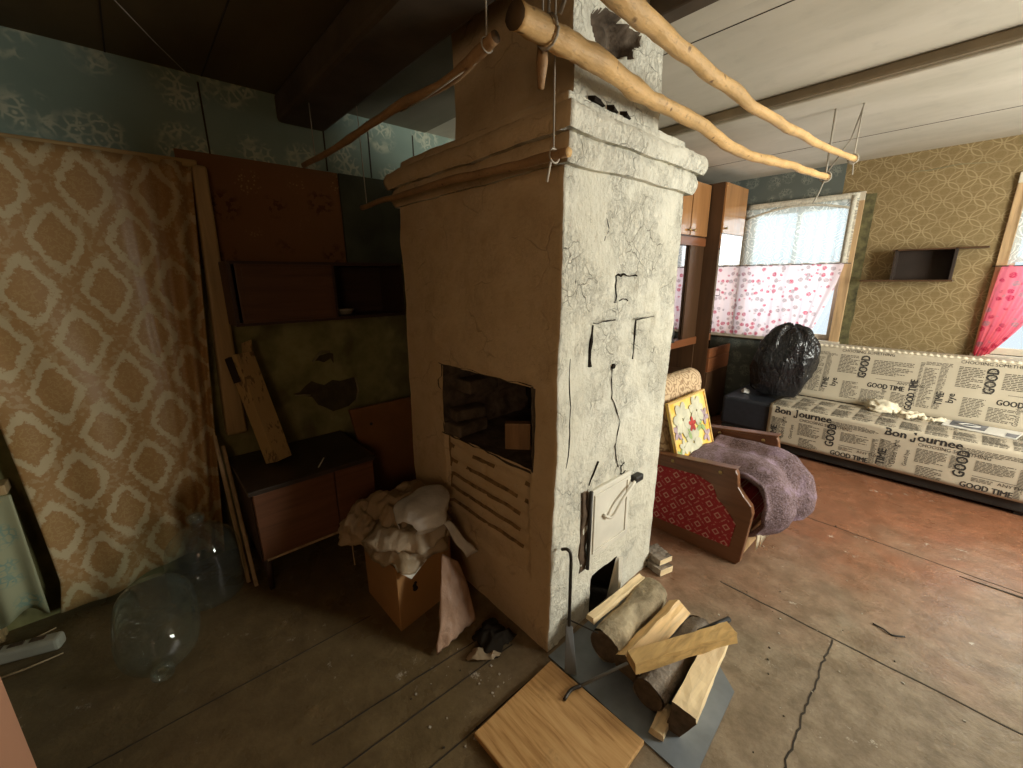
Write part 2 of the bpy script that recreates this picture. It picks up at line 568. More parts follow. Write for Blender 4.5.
def lace():
    n = NT('lace', 0.9, 0, 0.1)
    x, y, z = n.xyz()
    v = n.comb(x, z)
    wv = n.warp(6, 0.06, v)
    sw = n.math('SINE', n.mul(n.vor(7, vec=wv), 36))
    ln = n.step(sw, 0.2, 0.75)
    mesh = n.step(n.vor(150, vec=v, feature='DISTANCE_TO_EDGE', rnd=0.2), 0.12, 0.2)
    den = n.math('MAXIMUM', n.mul(ln, 0.85), n.math('SUBTRACT', 0.62, n.mul(mesh, 0.3)))
    c = n.mix(ln, (0.72, 0.82, 0.84), (0.86, 0.88, 0.84))
    n.col(c)
    mx = n.cloth_through(0.6, c)
    t = n.node('ShaderNodeBsdfTransparent')
    m2 = n.node('ShaderNodeMixShader')
    n.put(m2.inputs[0], den)
    n.nt.links.new(t.outputs[0], m2.inputs[1])
    n.nt.links.new(mx.outputs[0], m2.inputs[2])
    n.nt.links.new(m2.outputs[0], n.out.inputs[0])
    return n.m


MAT['lace'] = lace()
MAT['lace_band'] = plain('lace_hem', (0.66, 0.62, 0.52), 0.9, var=0.25, scale=60, bump=0.2)


def rose_curtain(name, ground, rose, dense=0.0):
    n = NT(name, 0.9, 0, 0.1)
    x, y, z = n.xyz()
    v = n.comb(x, z)
    wv = n.warp(40, 0.008, v)
    d = n.vor(19, vec=wv, rnd=0.7)
    cc = n.vor(19, vec=wv, out='Color', rnd=0.7)
    spot = n.math('SUBTRACT', 1.0, n.step(d, 0.36, 0.46))
    inner = n.step(n.noise(90, 2, vec=v), 0.45, 0.6)
    rs = n.mix(n.step(n.xyz(cc)[0], 0.45, 0.55), rose, (0.42, 0.30, 0.30))
    c = n.mix(n.mul(spot, n.add(0.55, n.mul(inner, 0.4))), ground, rs)
    n.col(c)
    n.cloth_through(0.62, c)
    return n.m


MAT['roses'] = rose_curtain('white_rose_print_cotton', (0.92, 0.75, 0.76), (0.60, 0.04, 0.10))
MAT['roses_red'] = rose_curtain('crimson_rose_print_cotton', (0.86, 0.22, 0.28), (0.55, 0.03, 0.09))
MAT['win_paint'] = plain('cream_window_paint', (0.62, 0.54, 0.42), 0.55, var=0.12, scale=6)
MAT['win_wood'] = wood('bare_window_wood', (0.55, 0.36, 0.19), axis=2)
MAT['lacquer'] = wood('glossy_walnut_lacquer', (0.42, 0.20, 0.075), rough=0.22, axis=2, var=0.25, ring=14, coat=1.0)
MAT['lacquer_dark'] = wood('dark_walnut_side', (0.085, 0.042, 0.02), rough=0.35, axis=2, var=0.3, ring=14)
MAT['lacquer_red'] = wood('red_brown_lacquer', (0.22, 0.08, 0.032), rough=0.3, axis=1, var=0.25, ring=14)


def mirror(name, c, rough=0.03):
    n = NT(name, rough, 1.0)
    n.col(c)
    return n.m


MAT['mirror'] = mirror('mirror_glass', (0.80, 0.74, 0.70))
MAT['darkglass'] = mirror('smoked_sliding_glass', (0.55, 0.5, 0.5))
MAT['brass'] = mirror('worn_brass', (0.45, 0.33, 0.14), 0.3)
MAT['leather'] = plain('black_leatherette', (0.02, 0.022, 0.028), 0.42, var=0.2, scale=30, bump=0.15)


def newsprint_cloth():
    n = NT('newsprint_cloth', 0.85, 0, 0.2)
    b = n.mix(n.noise(4, 4), (0.41, 0.35, 0.26), (0.52, 0.45, 0.345))
    n.col(b)
    n.bump(n.noise(9, 4), 0.25, 0.012)
    return n.m


MAT['news'] = newsprint_cloth()
MAT['ink'] = plain('black_print', (0.035, 0.03, 0.026), 0.85, bump=0)
MAT['ink_grey'] = plain('grey_print', (0.09, 0.075, 0.055), 0.85, bump=0)


def red_fabric():
    n = NT('red_diamond_upholstery', 0.85, 0, 0.2)
    x, y, z = n.xyz()
    u = n.add(x, z)
    v = n.math('SUBTRACT', x, z)
    P = 0.105

    def cell(t):
        return n.math('ABSOLUTE', n.math('SUBTRACT', n.math('FRACT', n.math('DIVIDE', t, P)), 0.5))
    ax, az = cell(u), cell(v)
    mxx = n.math('MAXIMUM', ax, az)
    sq = n.math('SUBTRACT', 1.0, n.step(n.math('ABSOLUTE', n.math('SUBTRACT', mxx, 0.17)), 0.035, 0.06))
    dash = n.mul(n.step(mxx, 0.43, 0.46), n.step(n.noise(60, 1), 0.48, 0.55))
    base = n.mix(n.noise(14, 4), (0.24, 0.018, 0.024), (0.36, 0.036, 0.04))
    c = n.mix(n.mul(sq, 0.75), base, (0.52, 0.32, 0.25))
    c = n.mix(n.mul(dash, 0.7), c, (0.45, 0.22, 0.18))
    n.col(c)
    n.bump(n.noise(120, 2), 0.3, 0.003)
    return n.m


MAT['red_fabric'] = red_fabric()
MAT['chair_wood'] = wood('varnished_chair_wood', (0.17, 0.072, 0.034), rough=0.28, axis=0, var=0.3)


def scroll_fabric():
    n = NT('beige_scroll_upholstery', 0.85, 0, 0.2)
    d = n.vor(10, vec=n.warp(8, 0.06), rnd=0.5)
    ln = n.step(n.math('SINE', n.mul(d, 24)), 0.2, 0.6)
    n.col(n.mix(n.mul(ln, 0.75), (0.58, 0.43, 0.27), (0.24, 0.14, 0.075)))
    return n.m


MAT['scroll'] = scroll_fabric()
MAT['knit'] = None


def knit():
    n = NT('mauve_knitted_wool', 0.95, 0, 0.1)
    f = n.noise(9, 5, 0.65)
    f2 = n.noise(110, 3, 0.8)
    c = n.ramp(f, (0.34, (0.085, 0.052, 0.046)), (0.5, (0.17, 0.11, 0.105)), (0.66, (0.32, 0.23, 0.31)))
    n.col(n.mix(n.mul(n.step(f2, 0.42, 0.72), 0.7), c, (0.42, 0.32, 0.38)))
    n.bump(n.add(f2, n.noise(45, 2)), 0.9, 0.012)
    return n.m


MAT['knit'] = knit()
MAT['fringe'] = plain('cream_fringe', (0.62, 0.52, 0.38), 0.9, var=0.2, scale=60)


def flower_panel():
    n = NT('yellow_floral_print', 0.6, 0, 0.3)
    n.col(n.ramp(n.noise(5.0, 3, dist=0.5), (0.32, (0.72, 0.70, 0.50)), (0.46, (0.74, 0.60, 0.22)), (0.62, (0.80, 0.45, 0.06)), (0.78, (0.70, 0.28, 0.03))))
    return n.m


MAT['flowers'] = flower_panel()
MAT['petal_white'] = plain('white_petals', (0.52, 0.49, 0.36), 0.7, bump=0)
MAT['petal_red'] = plain('red_petals', (0.42, 0.04, 0.03), 0.7, bump=0)
MAT['petal_mauve'] = plain('mauve_petals', (0.34, 0.25, 0.27), 0.7, bump=0)
MAT['petal_green'] = plain('green_leaves_print', (0.30, 0.40, 0.16), 0.7, bump=0)
MAT['gold_frame'] = wood('yellow_wood_frame', (0.62, 0.40, 0.13), axis=1)


def bark(name, c, dk):
    n = NT(name, 0.9, 0, 0.2)
    f = n.noise(9, 6, 0.65, vec=n.co((1, 1, 1)))
    n.col(n.ramp(f, (0.3, dk), (0.6, c), (0.8, tuple(min(1, v * 1.4) for v in c))))
    n.bump(n.add(f, n.mul(n.noise(35, 4), 0.5)), 0.8, 0.02)
    return n.m


MAT['bark'] = bark('grey_birch_bark', (0.40, 0.33, 0.22), (0.13, 0.10, 0.06))
MAT['bark_dark'] = bark('dark_bark', (0.30, 0.25, 0.20), (0.08, 0.06, 0.045))
MAT['split'] = wood('fresh_split_wood', (0.80, 0.53, 0.24), axis=1, var=0.3, ring=40)
MAT['split_pale'] = wood('pale_split_wood', (0.88, 0.69, 0.42), axis=1, var=0.25, ring=40)
MAT['split_brown'] = wood('weathered_split_wood', (0.56, 0.36, 0.14), axis=1, var=0.4, ring=40)
MAT['block_brown'] = wood('smoked_block', (0.26, 0.14, 0.06), axis=2)
MAT['endgrain'] = plain('dark_end_grain', (0.10, 0.07, 0.045), 0.9, var=0.4, scale=30)


def plywood():
    n = NT('orange_plywood', 0.45, 0, 0.4)
    f = n.noise(1.0, 5, 0.6, vec=n.co((5, 60, 60)), dist=0.5)
    c = n.ramp(f, (0.3, (0.36, 0.18, 0.055)), (0.5, (0.56, 0.32, 0.125)), (0.72, (0.66, 0.41, 0.18)))
    sc = n.step(n.noise(6, 5, 0.7), 0.60, 0.72)
    c = n.mix(n.mul(sc, 0.55), c, (0.20, 0.11, 0.045))
    pl = n.step(n.noise(10, 5, 0.7), 0.68, 0.74)
    n.col(n.mix(n.mul(pl, 0.6), c, (0.62, 0.45, 0.25)))
    return n.m


MAT['plywood'] = plywood()
MAT['salmon'] = plain('salmon_paint', (0.66, 0.34, 0.21), 0.5, var=0.08, scale=3)
MAT['teal_cloth'] = teal_paper('pale_green_oilcloth', (0.42, 0.43, 0.28), (0.33, 0.34, 0.21), (0.14, 0.29, 0.26), 'yz', 6)
MAT['pale_plastic'] = plain('pale_plastic', (0.42, 0.40, 0.34), 0.45, var=0.1)
MAT['white_cloth'] = plain('creamy_cloth', (0.70, 0.62, 0.47), 0.85, var=0.15, scale=12, bump=0.3)
MAT['photo_grey'] = plain('grey_newspaper_photo', (0.16, 0.16, 0.17), 0.7, var=0.7, scale=14, bump=0)
MAT['socket_grey'] = plain('debris_grey', (0.45, 0.40, 0.33), 0.8)

# ------------------------------------------------------------------ mesh builder


class MB:
    def __init__(s):
        s.bm = bmesh.new()

    def face(s, vs, mi=0):
        try:
            f = s.bm.faces.new(vs)
            f.material_index = mi
            return f
        except ValueError:
            return None

    def v(s, p): return s.bm.verts.new(p)

    def hexa(s, pts, mi=0):
        """eight corners: bottom ring of four then top ring of four"""
        v = [s.v(p) for p in pts]
        for q in ((3, 2, 1, 0), (4, 5, 6, 7), (0, 1, 5, 4), (1, 2, 6, 5), (2, 3, 7, 6), (3, 0, 4, 7)):
            s.face([v[i] for i in q], mi)
        return s

    def box(s, x0, x1, y0, y1, z0, z1, mi=0):
        return s.hexa([(x0, y0, z0), (x1, y0, z0), (x1, y1, z0), (x0, y1, z0),
                       (x0, y0, z1), (x1, y0, z1), (x1, y1, z1), (x0, y1, z1)], mi)

    def obox(s, c, size, rot, mi=0):
        a, b, d = (k / 2 for k in size)
        P = [(-a, -b, -d), (a, -b, -d), (a, b, -d), (-a, b, -d), (-a, -b, d), (a, -b, d), (a, b, d), (-a, b, d)]
        return s.hexa([Vector(c) + rot @ Vector(p) for p in P], mi)

    def tube(s, pts, rad, n=10, cap=True, mi=0, capmi=None, wob=0.0, seed=0):
        pts = [Vector(p) for p in pts]
        if not isinstance(rad, (list, tuple)):
            rad = [rad] * len(pts)
        rings = []
        t0 = (pts[1] - pts[0]).normalized()
        ref = Vector((0, 0, 1)) if abs(t0.z) < 0.9 else Vector((1, 0, 0))
        for i, p in enumerate(pts):
            t = (pts[min(i + 1, len(pts) - 1)] - pts[max(i - 1, 0)]).normalized()
            a = t.cross(ref)
            if a.length < 1e-4:
                a = t.orthogonal()
            a.normalize()
            b = a.cross(t)
            ring = []
            for k in range(n):
                th = 2 * pi * k / n
                r = rad[i]
                if wob:
                    r *= 1 + wob * noise.noise(Vector((cos(th) * 1.3 + seed, sin(th) * 1.3, i * 0.35)))
                ring.append(s.v(p + a * cos(th) * r + b * sin(th) * r))
            rings.append(ring)
        for i in range(len(rings) - 1):
            for k in range(n):
                s.face([rings[i][k], rings[i][(k + 1) % n], rings[i + 1][(k + 1) % n], rings[i + 1][k]], mi)
        if cap:
            cm = mi if capmi is None else capmi
            s.face(rings[0][::-1], cm)
            s.face(rings[-1], cm)
        return s

    def lathe(s, prof, n=32, at=(0, 0, 0), rot=None, mi=0):
        at = Vector(at)
        rot = rot or Matrix.Identity(3)
        rings = []
        for r, z in prof:
            if r < 1e-5:
                rings.append([s.v(at + rot @ Vector((0, 0, z)))])
            else:
                rings.append([s.v(at + rot @ Vector((r * cos(2 * pi * k / n), r * sin(2 * pi * k / n), z))) for k in range(n)])
        for a, b in zip(rings, rings[1:]):
            for k in range(n):
                k2 = (k + 1) % n
                if len(a) == 1 and len(b) == 1:
                    continue
                if len(a) == 1:
                    s.face([a[0], b[k2], b[k]], mi)
                elif len(b) == 1:
                    s.face([a[k], a[k2], b[0]], mi)
                else:
                    s.face([a[k], a[k2], b[k2], b[k]], mi)
        return s

    def prism(s, poly, fn0, fn1, mi=0):
        """poly of 2-d points, fn0/fn1 map them to the two faces"""
        a = [s.v(fn0(p)) for p in poly]
        b = [s.v(fn1(p)) for p in poly]
        s.face(a[::-1], mi)
        s.face(b, mi)
        for i in range(len(poly)):
            j = (i + 1) % len(poly)
            s.face([a[i], a[j], b[j], b[i]], mi)
        return s

    def grid(s, fn, us, vs, skip=None, mi=0, mfn=None):
        g = [[s.v(fn(u, v)) for v in vs] for u in us]
        for i in range(len(us) - 1):
            for j in range(len(vs) - 1):
                uc, vc = (us[i] + us[i + 1]) / 2, (vs[j] + vs[j + 1]) / 2
                if skip and skip(uc, vc):
                    continue
                s.face([g[i][j], g[i + 1][j], g[i + 1][j + 1], g[i][j + 1]], mfn(uc, vc) if mfn else mi)
        return s

    def build(s, name, mats, parent=None, smooth=False, bevel=0.0, solid=0.0, sub=0, merge=0.0, recalc=True, origin=None, seg=2):
        if merge:
            bmesh.ops.remove_doubles(s.bm, verts=s.bm.verts, dist=merge)
        if recalc:
            bmesh.ops.recalc_face_normals(s.bm, faces=s.bm.faces)
        if smooth:
            for f in s.bm.faces:
                f.smooth = True
        if parent is not None:
            off = parent.matrix_world.translation if parent.parent is None else parent['_o']
            off = Vector(parent['_o'])
        elif origin is not None:
            off = Vector(origin)
        else:
            xs = [v.co for v in s.bm.verts]
            mn = Vector([min(c[i] for c in xs) for i in range(3)])
            mx = Vector([max(c[i] for c in xs) for i in range(3)])
            off = Vector(((mn.x + mx.x) / 2, (mn.y + mx.y) / 2, mn.z))
        for v in s.bm.verts:
            v.co -= off
        me = bpy.data.meshes.new(name)
        s.bm.to_mesh(me)
        s.bm.free()
        if not isinstance(mats, (list, tuple)):
            mats = [mats]
        for mm in mats:
            me.materials.append(MAT[mm] if isinstance(mm, str) else mm)
        o = bpy.data.objects.new(name, me)
        COL.objects.link(o)
        if parent is not None:
            o.parent = parent
        else:
            o.location = off
        ORG[o.name] = off
        o['_o'] = tuple(off)
        if solid:
            md = o.modifiers.new('solid', 'SOLIDIFY')
            md.thickness = solid
            md.offset = 0
        if bevel:
            md = o.modifiers.new('bevel', 'BEVEL')
            md.width = bevel
            md.segments = seg
            md.limit_method = 'ANGLE'
            md.angle_limit = radians(35)
        if sub:
            md = o.modifiers.new('sub', 'SUBSURF')
            md.levels = md.render_levels = sub
        return o


ORG = {}


def thing(name, label, cat, loc, group=None):
    o = bpy.data.objects.new(name, None)
    o.empty_display_size = 0.1
    COL.objects.link(o)
    o.location = loc
    o['_o'] = tuple(loc)
    return tag(o, label, cat, group)


def tag(o, label, cat, group=None, kind=None):
    o['label'] = label
    o['category'] = cat
    if group:
        o['group'] = group
    if kind:
        o['kind'] = kind
    return o


def struct(o, label=None):
    o['kind'] = 'structure'
    if label:
        o['label'] = label
    return o


def rng(a, b, step):
    n = max(1, int(round(abs(b - a) / step)))
    return [a + (b - a) * i / n for i in range(n + 1)]


def merged(*lists):
    out = sorted(set(round(v, 5) for l in lists for v in l))
    res = [out[0]]
    for v in out[1:]:
        if v - res[-1] > 0.003:
            res.append(v)
    return res


def nz(p, s, seed=0.0):
    return noise.noise(Vector((p[0] * s + seed, p[1] * s + seed * 0.7, p[2] * s - seed)))


def smooth_poly(pts, n=4):
    """Catmull-Rom through 3-d points"""
    P = [Vector(p) for p in pts]
    P = [P[0] * 2 - P[1]] + P + [P[-1] * 2 - P[-2]]
    out = []
    for i in range(1, len(P) - 2):
        for k in range(n):
            t = k / n
            a, b, c, d = P[i - 1], P[i], P[i + 1], P[i + 2]
            out.append(0.5 * ((2 * b) + (c - a) * t + (2 * a - 5 * b + 4 * c - d) * t * t + (3 * b - a - 3 * c + d) * t ** 3))
    out.append(P[-2])
    return out


# ------------------------------------------------------------------ the room
XL, XR, YB, YF, ZC = -2.8, 1.9, 5.1, -1.05, 2.59

b = MB()
b.box(XL - 0.1, XR + 0.1, YF - 0.1, YB + 0.1, -0.06, 0.0)
struct(b.build('floor', 'floor', origin=(0, 0, 0)))


def seam(pts, w=0.006):
    b = MB()
    for (x0, y0), (x1, y1) in zip(pts, pts[1:]):
        d = Vector((x1 - x0, y1 - y0, 0)).normalized()
        nn = Vector((-d.y, d.x, 0)) * w / 2
        p, q = Vector((x0, y0, 0)), Vector((x1, y1, 0))
        b.hexa([p - nn, q - nn, q + nn, p + nn] + [v + Vector((0, 0, 0.0015)) for v in (p - nn, q - nn, q + nn, p + nn)])
    return b


random.seed(3)


def jagged(x0, y0, x1, y1, n=14, j=0.006):
    return [(x0 + (x1 - x0) * i / n + random.uniform(-j, j), y0 + (y1 - y0) * i / n + random.uniform(-j, j)) for i in range(n + 1)]


for pts, w in ((jagged(-0.66, 2.094, 1.9, 2.094, 26, 0.003), 0.007), (jagged(-0.17, 2.088, -0.155, 1.2, 34, 0.006), 0.006),
               (jagged(-0.55, 3.16, 1.9, 3.1, 24, 0.003), 0.005), (jagged(-1.30, 0.2, -1.25, 1.0, 10, 0.002), 0.005),
               (jagged(-0.19, 1.2, -0.3, 0.95, 6, 0.01), 0.008), (jagged(-1.16, 0.1, -1.13, 1.0, 10, 0.002), 0.005), (jagged(-0.97, -0.9, -0.95, 1.0, 10, 0.002), 0.005), (jagged(-1.75, -0.9, -1.72, 0.6, 10, 0.002), 0.004),
               (jagged(-0.6, -0.5, -0.55, 0.6, 6, 0.002), 0.005)):
    struct(seam(pts, w).build('floor', 'seam'))
# a lifted corner of one floor sheet
b = MB()
b.grid(lambda u, v: (0.20 + u * 0.8, 3.085 + v * 0.03 * u, 0.002 + 0.012 * u * v), rng(0, 1, 0.1), rng(0, 1, 0.25))
struct(b.build('floor', 'seam', solid=0.004))

# ceiling: pale boards over the living part, smoked boards over the kitchen
b = MB().box(XL - 0.1, XR + 0.1, 0.9, YB + 0.1, ZC, ZC + 0.06)
struct(b.build('ceiling', 'ceil_light', origin=(0, 0, ZC)))
b = MB().box(XL - 0.1, XR + 0.1, YF - 0.1, 0.9, ZC, ZC + 0.06)
struct(b.build('ceiling', 'ceil_dark', origin=(0, 0, ZC)))
b = MB().box(XL, -1.03, 0.9, 1.72, ZC - 0.004, ZC + 0.002)  # greyer, darker sheet of ceiling over the stove
struct(b.build('ceiling', 'ceil_grey', origin=(0, 0, ZC)))
for y in (2.02, 3.125, 4.25):
    struct(MB().box(XL, XR, y - 0.002, y + 0.002, ZC - 0.002, ZC + 0.001).build('ceiling', 'seam'))
for y in (-0.6, -0.25, 0.1, 0.45):
    struct(MB().box(XL, XR, y - 0.003, y + 0.003, ZC - 0.002, ZC + 0.001).build('ceiling', 'seam'))
# beams under the ceiling
b = MB().box(XL, XR, 2.945, 3.10, 2.522, ZC)
struct(b.build('ceiling_beam', 'ceil_light', bevel=0.01))
b = MB().box(XL, XR, 2.915, 2.945, 2.535, ZC)  # front strip added to carry the beam's painted shade
struct(b.build('ceiling_beam', 'beam_front_shade', bevel=0.014))
b = MB().box(XL, XR, 0.77, 1.03, 2.45, ZC)
struct(b.build('ceiling_beam', 'beam_dark', bevel=0.02))
b = MB().box(-1.02, XR, 1.74, 1.88, 2.568, ZC)
struct(b.build('ceiling_beam', 'ceil_light', bevel=0.004))
b = MB().box(-1.02, XR, 1.58, 1.665, 2.505, ZC)
struct(b.build('ceiling_beam', 'beam_dark', bevel=0.01))

# left wall in bands
b = MB().box(XL - 0.1, XL, YF - 0.1, YB + 0.1, 0, ZC)
struct(b.build('wall_left', 'teal_left', origin=(XL, 0, 0)))
b = MB()
b.box(XL, XL + 0.004, YF, 1.96, 0.0, 1.72)
struct(b.build('wall_left', 'olive', origin=(XL, 0, 0)))
b = MB()
b.grid(lambda u, v: (XL + 0.006 + 0.004 * nz((u, v, 0), 4), u, v), rng(0.28, 1.075, 0.04), rng(1.66, 2.235, 0.04))
struct(b.build('wall_left', 'red_paper', origin=(XL, 0, 0), solid=0.004))
b = MB()
b.box(XL, XL + 0.02, 1.078, 1.96, 1.70, 2.235)  # flat dark green sheet on the wall beside the red paper
struct(b.build('wall_left', plain('dark_green_panel', (0.05, 0.055, 0.035), 0.8, var=0.3, scale=5), origin=(XL, 0, 0), bevel=0.004))
# papered-over board joints and tears in the upper strip
for y, z0, z1 in ((0.43, 2.22, 2.56), (1.30, 2.24, 2.57), (1.62, 2.36, 2.55), (1.02, 2.24, 2.54)):
    struct(seam([(0, 0), (1, 0)]).build('trim_1', 'seam') if False else MB().box(XL, XL + 0.003, y - 0.004, y + 0.004, z0, z1).build('wall_left', 'seam'))
# torn paper above the low cabinet, baring the dark wall
for poly in ([(0.65, 0.90), (0.69, 0.905), (0.73, 0.94), (0.77, 0.965), (0.80, 0.945), (0.845, 0.925), (0.90, 0.95), (0.95, 0.935), (1.045, 0.945), (1.06, 0.86), (1.045, 0.79),
              (0.99, 0.75), (0.93, 0.74), (0.88, 0.735), (0.83, 0.775), (0.79, 0.80), (0.76, 0.86), (0.72, 0.875)],
             [(0.785, 1.095), (0.83, 1.12), (0.90, 1.135), (0.925, 1.125), (0.92, 1.06), (0.905, 1.095), (0.86, 1.075), (0.83, 1.09)]):
    b = MB().prism(poly, lambda p: (XL + 0.004, p[0], p[1]), lambda p: (XL + 0.0065, p[0], p[1]))
    struct(b.build('wall_left', 'torn'))
b = MB().tube([(XL + 0.012, 1.055, 0.94), (XL + 0.016, 1.06, 0.85), (XL + 0.012, 1.04, 0.77)], 0.006, 6).tube(
    [(XL + 0.010, 0.66, 0.89), (XL + 0.014, 0.71, 0.885), (XL + 0.010, 0.75, 0.875)], 0.004, 6).tube([(XL + 0.012, 0.79, 1.09), (XL + 0.016, 0.85, 1.15), (XL + 0.012, 0.9, 1.14)], 0.008, 6)
struct(b.build('wall_left', 'torn_edge', smooth=True))

# partition behind the stove, between it and the left wall
b = MB().box(XL, -2.08, 1.94, 1.99, 0, 2.12)
struct(b.build('wall_partition', 'olive', bevel=0.004))


# back wall with two window openings
W1 = (-1.80, -0.92, 0.96, 2.26)
W2 = (0.09, 0.98, 0.96, 2.26)


def wall_with_holes(fn, u0, u1, holes, z1):
    us = merged([u0, u1], *[[h[0], h[1]] for h in holes])
    zs = merged([0, z1], *[[h[2], h[3]] for h in holes])
    b = MB()
    for i in range(len(us) - 1):
        for j in range(len(zs) - 1):
            uc, zc = (us[i] + us[i + 1]) / 2, (zs[j] + zs[j + 1]) / 2
            if any(h[0] < uc < h[1] and h[2] < zc < h[3] for h in holes):
                continue
            fn(b, us[i], us[i + 1], zs[j], zs[j + 1])
    return b


b = wall_with_holes(lambda b, u0, u1, z0, z1: b.box(u0, u1, YB, YB + 0.12, z0, z1), XL - 0.1, XR + 0.1, [W1, W2], ZC)
struct(b.build('wall_back', 'gold_paper', origin=(0, YB, 0)))
b = MB().box(XL, -1.03, YB - 0.004, YB, 2.30, ZC)
struct(b.build('wall_back', 'teal_back', origin=(0, YB, 0)))
b = MB().box(XL, -0.9, YB - 0.004, YB, 0.0, 0.90)
struct(b.build('wall_back', 'teal_back', origin=(0, YB, 0)))
b = MB()
b.grid(lambda u, v: (-0.85 + u * (0.075 + 0.012 * nz((0, v, 0), 6)), YB - 0.006, v), [0, 1], rng(0.9, 2.30, 0.05))
struct(b.build('trim_1', 'moss_trim', solid=0.006))
# a pale tear across the gold paper
b = MB().tube([(-0.62, YB - 0.002, 2.44), (-0.45, YB - 0.003, 2.43), (-0.3, YB - 0.003, 2.445), (-0.06, YB - 0.002, 2.42)], [0.001, 0.004, 0.003, 0.001], 5)
struct(b.build('wall_back', 'torn_edge'))

# right wall and front wall (behind the camera) with the side window and an added fill window
WR = (2.6, 3.9, 0.9, 2.3)
b = wall_with_holes(lambda b, u0, u1, z0, z1: b.box(XR, XR + 0.12, u0, u1, z0, z1), YF - 0.1, YB + 0.1, [WR], ZC)
struct(b.build('wall_right', 'plain_wall', origin=(XR, 0, 0)))
WF = (0.5, 1.4, 1.2, 2.2)
b = wall_with_holes(lambda b, u0, u1, z0, z1: b.box(u0, u1, YF - 0.12, YF, z0, z1), XL - 0.1, XR + 0.1, [WF], ZC)
struct(b.build('wall_front', 'plain_wall', origin=(0, YF, 0)))


def window(name, x0, x1, z0, z1, mp, pane=True):
    """mp(a, d, z): a along the wall, d depth into the wall"""
    def bx(b, a0, a1, d0, d1, za, zb):
        P = [mp(a0, d0, za), mp(a1, d0, za), mp(a1, d1, za), mp(a0, d1, za), mp(a0, d0, zb), mp(a1, d0, zb), mp(a1, d1, zb), mp(a0, d1, zb)]
        b.hexa(P)
    o = bpy.data.objects.new(name, None)
    COL.objects.link(o)
    o.location = mp((x0 + x1) / 2, 0, z0)
    o['_o'] = tuple(o.location)
    struct(o)
    f = MB()
    t = 0.05
    for a0, a1, za, zb in ((x0, x0 + t, z0, z1), (x1 - t, x1, z0, z1), (x0 + t, x1 - t, z0, z0 + t), (x0 + t, x1 - t, z1 - t, z1),
                           ((x0 + x1) / 2 - 0.02, (x0 + x1) / 2 + 0.02, z0 + t, z1 - t), (x0 + t, (x0 + x1) / 2 - 0.02, z0 + 0.72, z0 + 0.76), ((x0 + x1) / 2 + 0.02, x1 - t, z0 + 0.72, z0 + 0.76)):
        bx(f, a0, a1, 0.05, 0.09, za, zb)
    f.build('window_frame', 'win_paint', o)
    if pane:
        g = MB()
        bx(g, x0 + t, x1 - t, 0.068, 0.072, z0 + t, z1 - t)
        g.build('pane', 'pane', o)
    c = MB()
    for a0, a1, za, zb in ((x0 - 0.05, x0 + 0.01, z0 - 0.04, z1 + 0.06), (x1 - 0.01, x1 + 0.07, z0 - 0.04, z1 + 0.06)):
        bx(c, a0, a1, -0.025, 0.02, za, zb)
    c.build('casing', 'win_wood', o, bevel=0.004)
    c = MB()
    bx(c, x0 - 0.05, x1 + 0.07, -0.03, 0.02, z1 - 0.01, z1 + 0.065)
    c.build('head_casing', 'win_paint', o, bevel=0.004)
    s = MB()
    bx(s, x0 - 0.06, x1 + 0.08, -0.06, 0.05, z0 - 0.04, z0 - 0.0)
    s.build('window_sill', 'win_paint', o, bevel=0.005)
    return o


window('window_1', *W1, lambda a, d, z: Vector((a, YB + d, z)))
window('window_2', *W2, lambda a, d, z: Vector((a, YB + d, z)))
window('window_3', *WR, lambda a, d, z: Vector((XR + d, a, z)), pane=True)
window('fill_window', *WF, lambda a, d, z: Vector((a, YF - d, z)), pane=True)  # unseen window added for the kitchen fill

# made-up cupboard; its edge stands in for an unidentified salmon sliver at the corner
sp_ = thing('standin_cupboard', 'made-up salmon low cupboard, its edge standing in for a sliver in the bottom left corner', 'cupboard', (-1.18, -0.72, 0))
MB().box(-1.40, -0.97, -1.03, -0.395, 0.06, 0.80).build('carcass', 'salmon', sp_, bevel=0.004)
MB().box(-1.41, -0.96, -1.035, -0.386, 0.80, 0.825).build('top', 'casing', sp_, bevel=0.004)
dr = MB().box(-1.375, -0.995, -0.395, -0.382, 0.09, 0.78).build('door', 'salmon', sp_, bevel=0.003)
MB().lathe([(0, 0), (0.007, 0.0), (0.007, 0.012), (0.014, 0.018), (0.010, 0.026), (0, 0.028)], 14, (-1.03, -0.382, 0.55), Matrix.Rotation(-pi / 2, 3, 'X')).build('knob', 'brass', dr, smooth=True)
for x in (-1.37, -1.0):
    for y in (-1.0, -0.45):
        MB().box(x - 0.02, x + 0.02, y - 0.02, y + 0.02, 0, 0.06).build('leg', 'salmon', sp_)

# ------------------------------------------------------------------ the stove
ST = thing('brick_stove', 'tall whitewashed brick stove with cornice and chimney in the middle of the room', 'stove', (-1.54, 1.5, 0))
SX0, SX1, SY0, SY1 = -2.10, -0.993, 1.09, 1.93
FB = (-1.755, -1.112, 0.815, 1.182)      # firebox mouth on the front
AH = (1.39, 1.60, 0.015, 0.222)          # ash pit on the side


def bumpy(p, k=1.0):
    v = Vector(p)
    lean = min(1.0, max(0.0, v.z) / 1.95)          # the old stove stands a little out of plumb
    v.x += 0.022 * lean * min(1.0, max(0.0, (p[0] + 2.12) / 1.1))
    v.y += 0.026 * lean * min(1.0, max(0.0, 1 - (p[1] - 1.09) / 0.84))
    a = noise.noise_vector(v * 3.1) * 0.010 * k + noise.noise_vector(v * 11) * 0.0045 * k + noise.noise_vector(v * 31) * 0.0016 * k
    return v + a


COURSES = (0.745, 0.665, 0.585, 0.505, 0.425)


